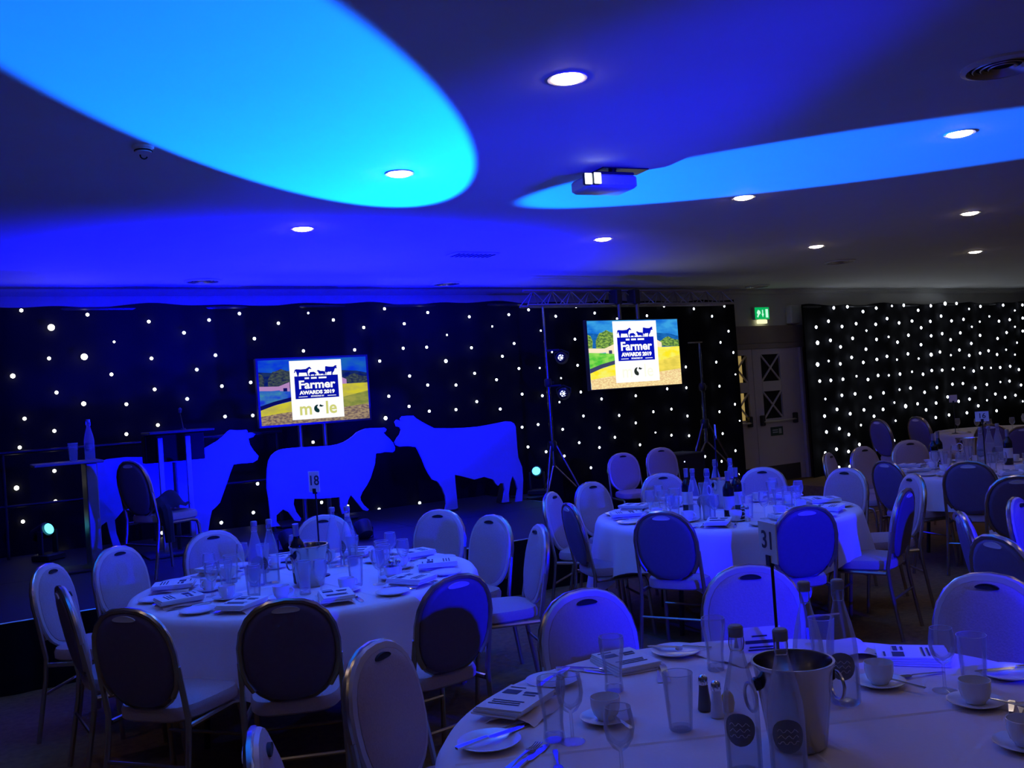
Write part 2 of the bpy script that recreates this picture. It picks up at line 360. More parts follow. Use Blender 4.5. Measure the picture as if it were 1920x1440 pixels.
MB().lathe([(.043, -.02), (.047, -.026), (.043, -.03)], 20, caps=False).build('grille', M_DARK, sm)
p = at_z(262, 292, CEIL); hk = thing('ceiling_hook', 'small dark wire hook hanging by the smoke detector', 'hook', (p.x-.02, p.y-.12, CEIL))
MB().tube([(0, 0, 0), (0, 0, -.03)]+[(.018-.018*cos(a), 0, -.03-.018*sin(a)) for a in [0, .5, 1, 1.6, 2.2, 2.8]], .004, 6).build('hook_wire', M_DARK, hk)
MB().lathe([(.02, 0), (.02, -.004), (0, -.005)], 12).build('plate', M_DARK, hk)
# ceiling projector
p = at_z(1118, 346, CEIL-.10)
pj = thing('ceiling_projector', 'white projector hung under the ceiling with two bright square lamps', 'projector', (p.x+.03, p.y, CEIL-.10), radians(-8))
MB().box((.03, 0, 0), (.36, .26, .085), bev=.015).build('body', mat('projector_white', (.62, .62, .62), .4), pj)
MB().box((.05, 0, .052), (.30, .22, .02), bev=.005).build('top_cover', M_BLACK, pj)
MB().tube([(.1, 0, .06), (.1, 0, .10)], .025, 10).build('ceiling_mount', M_BLKMET, pj)
MB().box((.16, 0, .095), (.34, .16, .008)).build('mount_plate', M_BLKMET, pj, smooth=False)
for k in (0, 1):
    h = MB().box((-.165+.055*k, -.135-.02*k, .0), (.056, .03, .075), bev=.006).build('lamp_head', M_BLACK, pj)
    MB().box((-.165+.055*k, -.153-.02*k, .0), (.05, .006, .07), bev=.002).build('lamp_lens', M_LENSW, h)
for k in range(3): MB().box((.05+.04*k, -.1315, -.02), (.022, .004, .008)).build('button', M_GREYBOX, pj, smooth=False)

# exit sign, speaker box
p = at_y(1427, 590, WALLY-.04); ex = thing('exit_sign', 'lit green exit sign with running man and arrow above the doors', 'sign', (p.x, WALLY, p.z))
MB().box((0, -.03, .02), (.32, .06, .20), bev=.006).build('housing', M_GREYBOX, ex)
MB().box((0, -.064, .02), (.31, .006, .19)).build('green_face', M_EXIT, ex, smooth=False)
pic = MB(); yv = -.069
pic.prism([(-.12, .03), (-.09, .075), (-.05, .06), (-.035, .02), (-.07, -.005), (-.10, -.05), (-.12, -.03), (-.10, .0)], yv, yv+.003)
pic.prism([(-.015, .01), (0, .01), (0, .075), (.02, .075), (.02, .01), (.035, .01), (.01, -.045)], yv, yv+.003)
pic.prism([(.075, -.05), (.13, -.05), (.13, .085), (.075, .085)], yv, yv+.003)
pic.build('pictogram', M_EXITW, ex, smooth=False)
MB().box((0, -.05, -.115), (.2, .05, .06), bev=.008).build('lamp', M_EXITL, ex)
p = at_y(1486, 590, WALLY-.06); sb = thing('wall_speaker', 'small pale box speaker on the wall right of the exit sign', 'speaker', (p.x, WALLY, p.z))
MB().box((0, -.06, 0), (.20, .12, .30), bev=.012).build('cabinet', M_GREYBOX, sb)
MB().box((0, -.123, 0), (.17, .006, .27)).build('grille', mat('grey_green_grille', (.66, .72, .66), .7), sb, smooth=False)
MB().tube([(.04, -.04, .15), (.0, -.03, .19), (-.08, -.01, .20), (-.16, -.006, .19)], .006, 6).build('cable', M_GREYBOX, sb)

# ---------------------------------------------------------------- stage
SZ, SX0, SX1, SY0, SY1 = .45, -1.6, 5.72, 6.78, 10.25
st = thing('stage', 'low black stage with draped front under the animal cut-outs', 'stage', ((SX0+SX1)/2, (SY0+SY1)/2, 0))
nx, ny = 4, 2; dx, dy = (SX1-SX0)/nx, (SY1-SY0)/ny
for i in range(nx):
    for j in range(ny):
        MB().box((-(SX1-SX0)/2+dx*(i+.5), -(SY1-SY0)/2+dy*(j+.5), SZ-.04), (dx-.006, dy-.006, .08)).build('deck_panel', M_STAGE, st, smooth=False)
sk = MB(); pts = []
n = 160
for i in range(n+1): pts.append((-(SX1-SX0)/2+(SX1-SX0)*i/n, -(SY1-SY0)/2-.012+.01*sin(i*1.3)))
for i in range(40): pts.append(((SX1-SX0)/2+.012+.01*sin(i*1.3), -(SY1-SY0)/2+(SY1-SY0)*i/39))
vs = [(x, y, 0) for x, y in pts]+[(x, y, SZ-.01) for x, y in pts]; L = len(pts)
sk.add(vs, [(i, i+1, L+i+1, L+i) for i in range(L-1)]).build('skirt', M_VELVET, st, fix=False)
MB().tube([(-(SX1-SX0)/2, -(SY1-SY0)/2-.01, SZ), ((SX1-SX0)/2, -(SY1-SY0)/2-.01, SZ), ((SX1-SX0)/2+.01, (SY1-SY0)/2, SZ)], .006, 6).build('edge_trim', M_ALU, st)

# animal cut-outs: flat boards standing on the stage, stage-light blue in their colour
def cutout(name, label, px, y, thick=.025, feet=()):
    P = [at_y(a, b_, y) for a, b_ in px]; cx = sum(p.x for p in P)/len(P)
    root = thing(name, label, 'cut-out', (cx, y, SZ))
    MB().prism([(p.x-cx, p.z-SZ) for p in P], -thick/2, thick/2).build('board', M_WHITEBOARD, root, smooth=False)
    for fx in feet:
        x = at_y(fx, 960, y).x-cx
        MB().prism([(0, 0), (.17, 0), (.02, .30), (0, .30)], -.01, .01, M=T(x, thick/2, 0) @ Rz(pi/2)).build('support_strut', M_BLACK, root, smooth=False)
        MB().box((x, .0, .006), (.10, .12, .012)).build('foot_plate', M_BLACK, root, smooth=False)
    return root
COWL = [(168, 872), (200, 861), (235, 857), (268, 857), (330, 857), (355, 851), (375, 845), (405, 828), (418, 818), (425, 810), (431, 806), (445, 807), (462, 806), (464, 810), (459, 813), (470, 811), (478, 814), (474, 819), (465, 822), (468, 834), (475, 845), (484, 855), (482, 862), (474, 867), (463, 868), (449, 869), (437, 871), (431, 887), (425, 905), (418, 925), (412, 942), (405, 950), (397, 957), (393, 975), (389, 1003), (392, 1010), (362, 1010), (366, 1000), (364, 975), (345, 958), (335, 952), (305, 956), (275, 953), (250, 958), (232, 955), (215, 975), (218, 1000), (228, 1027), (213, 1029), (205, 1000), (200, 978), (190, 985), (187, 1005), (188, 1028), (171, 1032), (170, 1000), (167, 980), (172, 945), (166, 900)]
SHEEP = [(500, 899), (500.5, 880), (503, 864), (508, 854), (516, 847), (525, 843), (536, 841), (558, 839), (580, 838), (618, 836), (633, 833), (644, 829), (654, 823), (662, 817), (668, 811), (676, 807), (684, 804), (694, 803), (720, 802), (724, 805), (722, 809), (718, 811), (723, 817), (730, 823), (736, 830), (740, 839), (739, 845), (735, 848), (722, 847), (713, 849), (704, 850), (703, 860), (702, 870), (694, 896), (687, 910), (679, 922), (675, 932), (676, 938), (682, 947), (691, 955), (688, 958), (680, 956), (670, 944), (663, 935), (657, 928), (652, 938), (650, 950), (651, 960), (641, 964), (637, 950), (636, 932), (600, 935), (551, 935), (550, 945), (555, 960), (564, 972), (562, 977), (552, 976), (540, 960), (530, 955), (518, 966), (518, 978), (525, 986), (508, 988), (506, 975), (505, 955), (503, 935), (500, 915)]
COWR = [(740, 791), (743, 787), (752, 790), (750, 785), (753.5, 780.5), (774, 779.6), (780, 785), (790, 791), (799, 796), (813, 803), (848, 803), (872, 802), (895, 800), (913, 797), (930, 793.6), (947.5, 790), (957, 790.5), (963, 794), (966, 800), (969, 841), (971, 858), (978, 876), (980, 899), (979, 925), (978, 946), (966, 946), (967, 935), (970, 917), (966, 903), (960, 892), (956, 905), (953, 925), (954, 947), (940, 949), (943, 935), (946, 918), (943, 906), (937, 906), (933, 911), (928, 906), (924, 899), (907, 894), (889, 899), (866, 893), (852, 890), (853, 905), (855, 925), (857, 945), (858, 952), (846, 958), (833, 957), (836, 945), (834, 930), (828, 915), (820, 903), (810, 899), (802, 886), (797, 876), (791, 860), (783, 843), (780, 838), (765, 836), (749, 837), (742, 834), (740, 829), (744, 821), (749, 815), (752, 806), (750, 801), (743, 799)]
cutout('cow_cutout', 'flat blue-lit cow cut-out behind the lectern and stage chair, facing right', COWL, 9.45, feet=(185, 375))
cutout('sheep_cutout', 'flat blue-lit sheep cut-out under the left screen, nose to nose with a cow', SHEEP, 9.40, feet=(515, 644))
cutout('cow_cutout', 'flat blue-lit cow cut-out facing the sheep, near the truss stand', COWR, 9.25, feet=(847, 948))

# ---------------------------------------------------------------- screens
def emat(name, col, s=1.0, noise=None, nscale=40):
    key = 'screen_'+name
    if key in MATS: return MATS[key]
    M = bpy.data.materials.new(key); M.use_nodes = True; nt = M.node_tree; nt.nodes.clear()
    out = nt.nodes.new('ShaderNodeOutputMaterial'); e = nt.nodes.new('ShaderNodeEmission'); e.inputs[1].default_value = s
    e.inputs[0].default_value = (*col, 1); nt.links.new(e.outputs[0], out.inputs[0])
    if noise:
        tc = nt.nodes.new('ShaderNodeTexCoord'); n_ = nt.nodes.new('ShaderNodeTexNoise'); n_.inputs['Scale'].default_value = nscale; n_.inputs['Detail'].default_value = 5
        rp = nt.nodes.new('ShaderNodeValToRGB'); rp.color_ramp.elements[0].position = .38; rp.color_ramp.elements[1].position = .62
        rp.color_ramp.elements[0].color = (*col, 1); rp.color_ramp.elements[1].color = (*noise, 1)
        mp = nt.nodes.new('ShaderNodeMapping'); mp.inputs['Scale'].default_value = (1, 1, 2.2)
        nt.links.new(tc.outputs['Object'], mp.inputs[0]); nt.links.new(mp.outputs[0], n_.inputs['Vector']); nt.links.new(n_.outputs['Fac'], rp.inputs[0]); nt.links.new(rp.outputs[0], e.inputs[0])
    MATS[key] = M; return M
def lin(r, g, b): return tuple(((c/255)/12.92 if c < 10 else ((c/255+.055)/1.055)**2.4) for c in (r, g, b))
def norm_poly(px, flip=False):
    xs = [a for a, b_ in px]; ys = [b_ for a, b_ in px]; x0, x1, y0, y1 = min(xs), max(xs), min(ys), max(ys)
    return [((1-(a-x0)/(x1-x0)) if flip else (a-x0)/(x1-x0), 1-(b_-y0)/(y1-y0)) for a, b_ in px]
def screen(name, label, tl, tr, br, bl, y, left):
    P = [at_y(*q, y) for q in (tl, tr, br, bl)]
    x0 = (P[0].x+P[3].x)/2; x1 = (P[1].x+P[2].x)/2; z1 = (P[0].z+P[1].z)/2; z0 = (P[2].z+P[3].z)/2
    w, h = x1-x0, z1-z0; bz = .022 if left else .012
    root = thing(name, label, 'television', ((x0+x1)/2, y, z0))
    MB().box((0, .035, h/2), (w+2*bz, .06, h+2*bz), bev=.006).build('case', M_BLACK, root)
    for a in ((-w/2-bz/2, h/2, bz, h+2*bz), (w/2+bz/2, h/2, bz, h+2*bz), (0, -bz/2, w, bz), (0, h+bz/2, w, bz)):
        MB().box((a[0], .003, a[1]), (a[2], .012, a[3])).build('bezel', M_BLACK, root, smooth=False)
    k = .75 if left else 1.0
    tagn = 'l_' if left else 'r_'
    def em(n, c, n2=None, sc=40): return emat(tagn+n, tuple(v*k for v in lin(*c)), 1.0, tuple(v*k for v in lin(*n2)) if n2 else None, sc)
    if left: pal = dict(sky=em('sky', (10, 60, 245), (30, 110, 210), 4), hill=em('hill', (8, 25, 120), (35, 60, 110), 9), tree=em('tree', (30, 40, 90), (80, 95, 90), 25), wall=em('wall', (200, 150, 215)), field=em('field', (70, 150, 190), (30, 60, 235), 6), bank=em('bank', (12, 15, 110)), yel=em('yel', (235, 225, 60), (205, 195, 90), 7), gravel=em('gravel', (120, 98, 105), (190, 165, 130), 30), green=em('green', (175, 175, 85), (135, 150, 75), 9))
    else: pal = dict(sky=em('sky', (20, 110, 215), (60, 165, 230), 4), hill=em('hill', (15, 85, 165), (30, 110, 185), 9), tree=em('tree', (50, 95, 60), (150, 190, 80), 22), wall=em('wall', (255, 235, 200)), field=em('field', (75, 195, 60), (150, 225, 90), 8), bank=em('bank', (62, 66, 105)), yel=em('yel', (255, 235, 40), (250, 245, 110), 7), gravel=em('gravel', (235, 195, 140), (255, 235, 170), 34), green=em('green', (250, 225, 90), (225, 205, 80), 9))
    mats = list(pal.values()); idx = {n: i for i, n in enumerate(pal)}
    pm = MB(); layer = [0]
    def poly(n, pts):
        layer[0] += 1; yy = -.0006*layer[0]
        pm.add([((u-.5)*w, yy, v*h) for u, v in pts], [tuple(range(len(pts)))], I4, idx[n])
    poly('sky', [(0, 0), (1, 0), (1, 1), (0, 1)])
    poly('hill', [(0, .55), (0, .82), (.15, .80), (.3, .83), (.6, .86), (.75, .80), (.9, .78), (1, .74), (1, .55)])
    tr_ = [(.08, .58)]+[(.20+.12*cos(a), .66+.19*sin(a)+.012*sin(9*a)) for a in [pi*(1-t/14) for t in range(15)]]+[(.33, .58)]
    poly('tree', tr_); poly('tree', [(0, .56), (0, .80), (.03, .78), (.05, .70), (.04, .58)])
    poly('tree', [(.74, .60), (.76, .66), (.80, .68), (.84, .72), (.88, .74), (.93, .70), (1, .68), (1, .58)])
    poly('wall', [(0, .52), (0, .60), (.17, .59), (.27, .65), (.27, .48), (.18, .48), (.18, .53)])
    poly('wall', [(.7, .55), (.74, .70), (.80, .65), (.80, .55)])
    poly('field', [(0, .30), (0, .535), (.17, .52), (.3, .50), (.3, .34)])
    poly('yel', [(0, .1), (0, .25), (.15, .31), (.3, .36), (.3, .1)])
    poly('bank', [(0, .235), (0, .30), (.12, .36), (.3, .42), (.3, .365), (.14, .31)])
    poly('bank', [(.21, .51), (.21, .56), (.245, .56), (.245, .51)])
    poly('yel', [(.72, .1), (.72, .58), (1, .58), (1, .1)])
    poly('green', [(.72, .1), (.72, .36), (1, .45), (1, .1)])
    poly('gravel', [(0, 0), (0, .14), (.15, .17), (.3, .19), (.7, .2), (.85, .22), (1, .24), (1, 0)])
    pm.build('picture', mats, root, smooth=False, fix=False)
    Mw = emat(tagn+'white', (1, 1, 1), 1.0 if left else 1.15); Mb = em('blue', (8, 20, 185)); Ml = em('lime', (236, 238, 140) if left else (252, 253, 235)); Mg = em('mole', (15, 55, 60) if left else (40, 48, 45))
    y0_ = -.012; u0, u1 = (.275, .755) if left else (.265, .745)
    if left: v0, v1 = .055, .975
    else: v0, v1 = .075, .985
    cx = ((u0+u1)/2-.5)*w; pw = (u1-u0)*w; ph = (v1-v0)*h; zb = v0*h
    S = MB().box((cx, y0_, zb+ph/2), (pw, .002, ph)).build('logo_panel', Mw, root, smooth=False)
    bx0, bx1 = cx-pw*.42, cx+pw*.42; bz0, bz1 = zb+ph*.35, zb+ph*.735
    MB().box(((bx0+bx1)/2, y0_-.002, (bz0+bz1)/2), (bx1-bx0, .002, bz1-bz0)).build('blue_box', Mb, S, smooth=False)
    bw, bh = bx1-bx0, bz1-bz0; ax = (bx0+bx1)/2; yt = y0_-.0045
    text('Farmer', bh*.50, Mw, S, T(ax, yt, bz0+bh*.60) @ Rx(pi/2) @ Matrix.Diagonal((1.15, 1.0, 1, 1)), bold=bh*.015)
    text('AWARDS 2019', bh*.215, Mw, S, T(ax, yt, bz0+bh*.26) @ Rx(pi/2) @ Matrix.Diagonal((1.16, 1, 1, 1)), bold=bh*.012)
    text('SPONSORED BY', bh*.085, Mw, S, T(ax, yt, bz0+bh*.09) @ Rx(pi/2) @ Matrix.Diagonal((1.0, 1, 1, 1)), bold=bh*.003)
    for sx in (-1, 1): MB().box((ax+sx*bw*.33, yt, bz0+bh*.085), (bw*.2, .001, bh*.025)).build('rule', Mw, S, smooth=False)
    for j, (a, b2) in enumerate([(-.22, .10), (-.06, .13), (.14, .18)]): MB().box((ax+a*bw, yt, bz0+bh*.90), (b2*bw, .001, bh*.075)).build('small_print', Mw, S, smooth=False)
    # farm animals over the box
    an = MB(); base = bz1-.002
    def animal(px, xa, xb, hh, flip=False):
        an.prism([(xa+(xb-xa)*a, base+hh*b_) for a, b_ in norm_poly(px, flip)], yt, yt+.001)
    HORSE = [(0, 60), (4, 30), (12, 22), (40, 26), (70, 22), (88, 4), (94, 0), (96, 8), (104, 24), (99, 28), (90, 22), (82, 45), (80, 58), (84, 100), (79, 100), (72, 62), (50, 62), (30, 60), (24, 100), (19, 100), (14, 60), (9, 40), (5, 60)]
    PIG = [(0, 60), (20, 15), (70, 10), (95, 40), (105, 70), (95, 75), (85, 60), (80, 100), (70, 100), (68, 70), (30, 70), (25, 100), (15, 100), (10, 70)]
    animal(HORSE, bx0-.0*bw, bx0+bw*.40, ph*.16); animal(PIG, bx0+bw*.33, bx0+bw*.51, ph*.07)
    animal(SHEEP, bx0+bw*.52, bx0+bw*.70, ph*.095, True); animal(COWR, bx0+bw*.70, bx0+bw*.99, ph*.165, True)
    an.build('animal_silhouettes', Mb, S, smooth=False)
    zt = zb+ph*.17
    text('m', ph*.30, Ml, S, T(cx-pw*.24, y0_-.002, zt) @ Rx(pi/2), bold=.004)
    text('le', ph*.30, Ml, S, T(cx+pw*.25, y0_-.002, zt) @ Rx(pi/2), bold=.004)
    ml = MB(); R = ph*.072; qx = cx-pw*.005
    arc = [(qx+R*cos(a), zt+R*.95*sin(a)) for a in [radians(t) for t in range(100, 300, 20)]]+[(qx+R*.35, zt-R*.55), (qx+R*.2, zt-R*.1), (qx-R*.15, zt+.1*R), (qx-R*.2, zt+R*.5), (qx+R*.1, zt+R*.85)]
    ml.prism(arc, y0_-.003, y0_-.0015)
    ml.prism([(qx+R*.3, zt+R*.5), (qx+R*.55, zt+R*1.0), (qx+R*.85, zt+R*.8), (qx+R*1.5, zt+R*.6), (qx+R*.9, zt+R*.35)], y0_-.003, y0_-.0015)
    ml.build('logo_mark', Mg, S, smooth=False)
    return root, w, h, (x0+x1)/2, z0
tvL, wL, hL, cxL, z0L = screen('television', 'television on a two-pole floor stand above the sheep cut-out, showing an awards slide', (484, 676), (686, 669), (692, 784), (489, 799), 9.72, True)
tvR, wR, hR, cxR, z0R = screen('television', 'brighter television hung from the truss, showing the same awards slide', (1102, 602), (1272, 598), (1275, 719), (1106, 732), 9.30, False)
ts = thing('television_stand', 'dark two-pole floor stand carrying the left television', 'stand', (cxL-.05, 9.84, SZ))
for q in (563, 609):
    x = at_y(q, 815, 9.84).x-(cxL-.05); MB().tube([(x, 0, .0), (x, 0, z0L-SZ+.45)], .024, 10).build('pole', mat('grey_steel_pole', (.25, .25, .27), .4, metal=.8), ts)
MB().box((-.02, 0, .02), (.85, .45, .03), bev=.008).build('base_plate', M_BLACK, ts)
MB().box((-.02, -.03, z0L-SZ+.3), (.45, .02, .3)).build('mounting_bracket', M_BLKMET, ts, smooth=False)

# truss with stand, clamp poles
TY, TZ0, TZ1 = 9.52, 2.71, 2.89
trx0, trx1 = 6.02, 9.35
tr = thing('truss', 'horizontal lattice truss below the ceiling holding the right television', 'truss', ((trx0+trx1)/2, TY, TZ0)); hl = (trx1-trx0)/2
for yy, zz in ((-.09, 0), (.09, 0), (0, TZ1-TZ0)): MB().tube([(-hl, yy, zz), (hl, yy, zz)], .016, 8).build('chord', M_ALU, tr)
nb = 12
for i in range(nb):
    xa = -hl+2*hl*i/nb; xb = xa+2*hl/nb; xm = (xa+xb)/2
    for yy in (-.09, .09):
        MB().tube([(xa, yy, 0), (xm, 0, TZ1-TZ0), (xb, yy, 0)], .007, 6).build('lattice_brace', M_ALU, tr)
    MB().tube([(xa, -.09, 0), (xb, .09, 0)], .007, 6).build('lattice_brace', M_ALU, tr)
for q in (1163, 1197):
    x = at_y(q, 585, 9.38).x
    h_ = thing('hanger_pole', 'blue-lit %s hanger pole between the truss and the right television' % ('left' if q < 1180 else 'right-hand'), 'pole', (x, 9.40, 0), 0, 'poles holding the hung television')
    MB().tube([(0, 0, z0R+.45), (0, 0, 2.80)], .022, 10).build('pole', mat('grey_steel_pole'), h_)
    MB().box((0, .06, 2.80), (.10, .17, .20), bev=.015).build('clamp', M_BLACK, h_)
M_STAND = mat('dark_chrome_stand', (.30, .30, .32), .16, metal=1)
def tripod(name, label, x, y, ztop, zhub, foot_r, angs, zbase, bar=False):
    root = thing(name, label, 'stand', (x, y, zbase)); zt = ztop-zbase; zh = zhub-zbase
    MB().tube([(0, 0, zh-.25), (0, 0, zh+(zt-zh)*.45)], .024, 12).build('outer_mast', M_STAND, root)
    MB().tube([(0, 0, zh+(zt-zh)*.4), (0, 0, zt)], .017, 10).build('inner_mast', M_STAND, root)
    MB().lathe([(.034, -.05), (.045, -.03), (.045, .03), (.034, .05)], 14, M=T(0, 0, zh+(zt-zh)*.45)).build('collar', M_BLACK, root)
    k = MB().box((.06, 0, zh+(zt-zh)*.45), (.05, .02, .03), bev=.005).build('locking_knob', M_BLACK, root)
    MB().lathe([(.05, -.06), (.055, -.04), (.055, .04), (.045, .06)], 14, M=T(0, 0, zh)).build('hub', M_BLKMET, root)
    for a in angs:
        fx, fy = foot_r*cos(a), foot_r*sin(a)
        MB().tube([(.05*cos(a), .05*sin(a), zh), (fx, fy, .015)], .013, 8).build('leg', M_STAND, root)
        MB().tube([(0, 0, zh-.22), (fx*.5, fy*.5, zh*.5)], .009, 6).build('brace', M_ALU, root)
    if bar: MB().box((-.07, 0, zt), (.20, .06, .015)).build('top_plate', M_ALU, root, smooth=False)
    return root
sl = tripod('truss_stand', 'tall tripod lift stand under the left end of the truss', at_y(1022, 640, 9.52).x, 9.52, TZ0, 1.02, .52, [radians(-142), radians(-25), radians(85)], .0)
sr = tripod('truss_stand', 'tripod lift stand with a flat top plate right of the hung television', at_y(1315, 700, 9.3).x, 9.3, at_y(1308, 642, 9.3).z, 1.12, .62, [radians(-170), radians(-20), radians(75)], .0, True)
# LED par lights on the left truss stand
def mk_par():
    root = thing('par_light', '', 'light')
    MB().lathe([(.035, .12), (.06, .10), (.07, .0), (.078, -.03), (.07, -.03), (.066, -.005)], 20, M=Rx(-pi/2) @ Matrix.Scale(-1, 4, (0, 0, 1)), caps=False).build('can', M_BLACK, root)
    MB().lathe([(0, 0), (.066, 0)], 20, M=T(0, .0, 0) @ Rx(pi/2), caps=False).build('face_plate', M_BLKMET, root)
    for k in range(7):
        a = k*pi/3; r = 0 if k == 6 else .043
        MB().lathe([(0, -.004), (.0150, -.003), (.0165, .002), (0, .002)], 12, M=T(r*cos(a), -.006, r*sin(a)) @ Rx(pi/2)).build('led', M_PARLED, root)
    MB().tube([(-.08, .03, 0), (-.085, .03, .06), (0, .03, .10), (.085, .03, .06), (.08, .03, 0)], .008, 6).build('yoke', M_BLKMET, root)
    return root
P_PAR = Proto(mk_par)
p = at_y(1053, 671, 9.36); P_PAR(p, radians(-38), 'upper of two lit blue LED par lights beside the truss stand', 'blue par lights on the stand')
p2 = at_y(1057, 738, 9.36); P_PAR(p2, radians(-38), 'lower of two lit blue LED par lights beside the truss stand', 'blue par lights on the stand')
bb = thing('light_bar', 'dark bar and brackets holding the two par lights to the stand', 'bracket', (sl.location.x, 9.5, 0))
for q in (p, p2): MB().tube([(0, 0, q.z+.10), (q.x-sl.location.x, -.10, q.z+.10)], .012, 8).build('arm', M_BLKMET, bb)
# beam fixtures standing on the stage
def mk_beam():
    root = thing('beam_light', '', 'light')
    MB().box((0, 0, .03), (.22, .20, .06), bev=.01).build('base', M_BLACK, root)
    for s in (-1, 1): MB().box((.085*s, .0, .16), (.018, .06, .22), bev=.005).build('yoke_arm', M_BLACK, root)
    MB().lathe([(.03, -.12), (.06, -.10), (.07, .05), (.062, .06)], 18, M=T(0, .05, .26) @ Rx(radians(69))).build('head', M_BLACK, root)
    MB().lathe([(.050, -.001), (.050, .001)], 16, M=T(0, -.024, .285) @ Rx(radians(69)), caps=True).build('lens', M_BEAMLENS, root)
    return root
P_BEAM = Proto(mk_beam)
for S, D, lab in ((BEAM_R, BEAM_R_DIR, 'cyan-glowing beam light low beside the truss stand'), (BEAM_L, BEAM_L_DIR, 'cyan-glowing beam light low at the left end of the stage')):
    rz = atan2(D[1], D[0])+pi/2
    d = Vector((D[0], D[1], 0)).normalized()
    P_BEAM((S[0]-d.x*.06, S[1]-d.y*.06, SZ), rz, lab, 'beam lights on the stage')
def case(label, x, y, w_, d_, h_):
    r = thing('flight_case', label, 'case', (x, y, 0))
    MB().box((0, 0, h_/2), (w_, d_, h_-.002), bev=.012).build('case_body', M_BLACK, r)
    for sx in (-1, 1):
        for sy in (-1, 1): MB().box((sx*(w_/2-.008), sy*(d_/2-.008), h_/2), (.026, .026, h_), bev=.004).build('edge_rail', M_BLKMET, r)
    MB().box((0, -d_/2-.006, h_*.6), (.14, .012, .05), bev=.004).build('handle', M_BLKMET, r)
    return r
case('black flight case under the right-hand cyan beam light', 6.05, 9.66, .40, .40, SZ)
fc = case('black flight case with faint top edge right of the two spare chairs', 7.92, 9.12, .46, .40, .80)
MB().lathe([(0, 0), (.008, 0)], 10, M=T(-.1, -.203, .70) @ Rx(pi/2), caps=False).build('indicator_lamp', M_PARLED, fc)
def mk_foot():
    root = thing('floor_light', '', 'light')
    MB().lathe([(.04, -.10), (.07, -.08), (.08, .04), (.075, .05), (.07, .03)], 18, M=T(0, 0, .10) @ Rx(radians(-40))).build('can', M_BLACK, root)
    MB().lathe([(0, .035), (.07, .035)], 18, M=T(0, 0, .10) @ Rx(radians(-40)), caps=False).build('lens', mat('blue_floor_lens', emit=(.03, .05, 1), estr=1.2, sample=False), root)
    MB().tube([(-.09, 0, .10), (-.09, 0, .006), (.09, 0, .006), (.09, 0, .10)], .007, 6).build('bracket', M_BLKMET, root)
    return root
P_FOOT = Proto(mk_foot)
for (x, y), lab in zip(FOOT, ('black floor light on the stage by the hind legs of the sheep', 'black floor light on the stage by the forelegs of the sheep', 'black floor light on the stage behind the pale chair right of the left table')):
    P_FOOT((x, y-.08, SZ), 0, lab, 'floor lights on the stage')

# ---------------------------------------------------------------- lectern, high table, stage chair, rail, microphone
M_CLEAR = glass('clear_acrylic', (.72, .76, .84), 1.45, .05, .10)
ly = 8.9; x0 = at_y(304, 900, ly).x; x1 = at_y(356, 900, ly).x; zt = at_y(330, 808, ly).z-SZ
lec = thing('lectern', 'dark lectern on two slim posts at the front of the stage', 'lectern', ((x0+x1)/2, ly, SZ)); hw = (x1-x0)/2
for s in (-1, 1): MB().box((s*hw, 0, zt/2-.02), (.045, .045, zt-.06), bev=.005).build('post', mat('blue_grey_post', (.30, .30, .33), .4, metal=.6), lec)
MB().box((0, -.02, .012), (.62, .42, .024), bev=.006).build('base', M_BLACK, lec)
MB().box((.04, 0, zt-.005), (.56, .40, .02), M=T(0, 0, 0), bev=.004).build('reading_board', M_BLACK, lec)
MB().box((.02, .13, zt-.15), (.52, .16, .25), bev=.006).build('cabinet', mat('lectern_black', (.003, .003, .004), .8, spec=.1), lec)
MB().tube([(0, .02, .03), (0, .02, zt-.28)], .02, 8).build('cable_column', M_BLACK, lec)
gp = at_y(335, 770, ly)
mic = thing('microphone', 'black gooseneck microphone rising from the lectern top', 'microphone', (gp.x, ly, SZ+zt+.005))
MB().tube([(.03, 0, 0), (.02, 0, .08), (.005, -.02, .14), (0, -.05, gp.z-SZ-zt-.02)], .006, 6).build('gooseneck', M_BLACK, mic)
MB().lathe([(0, -.03), (.014, -.025), (.016, .01), (0, .028)], 12, M=T(0, -.055, gp.z-SZ-zt) @ Rx(radians(30))).build('capsule', mat('mic_grille', (.10, .10, .11), .5), mic)
MB().lathe([(.025, 0), (.022, .012), (.008, .016)], 12, M=T(.03, 0, 0)).build('base', M_BLACK, mic)
hy = 8.7; ht = at_y(120, 869, hy).z-SZ; hx = at_y(125, 869, hy).x
tbx = thing('high_table', 'slim high table with a single flat leg at the left of the stage', 'table', (hx, hy, SZ))
MB().box((0, 0, ht), (.52, .42, .022), bev=.005).build('table_top', mat('grey_laminate', (.13, .13, .14), .35), tbx)
MB().box((.17, 0, ht/2), (.09, .30, ht-.02), bev=.008).build('leg', mat('blue_grey_post'), tbx)
MB().box((.02, 0, .01), (.5, .40, .02), bev=.005).build('base', M_BLACK, tbx)
# handrail at the back of the stage
ry = 10.05; zr = 1.44
hr = thing('handrail', 'thin metal handrail along the back of the stage behind the cow cut-outs', 'rail', (1.8, ry, SZ))
MB().tube([(-1.35, 0, zr-SZ), (1.36, 0, zr-SZ)], .018, 8).build('top_rail', M_BLKMET, hr)
MB().tube([(-1.35, 0, zr-SZ-.5), (1.36, 0, zr-SZ-.5)], .014, 8).build('mid_rail', M_BLKMET, hr)
for x in (-1.3, 0, 1.3): MB().tube([(x, 0, 0), (x, 0, zr-SZ)], .016, 8).build('rail_post', M_BLKMET, hr)

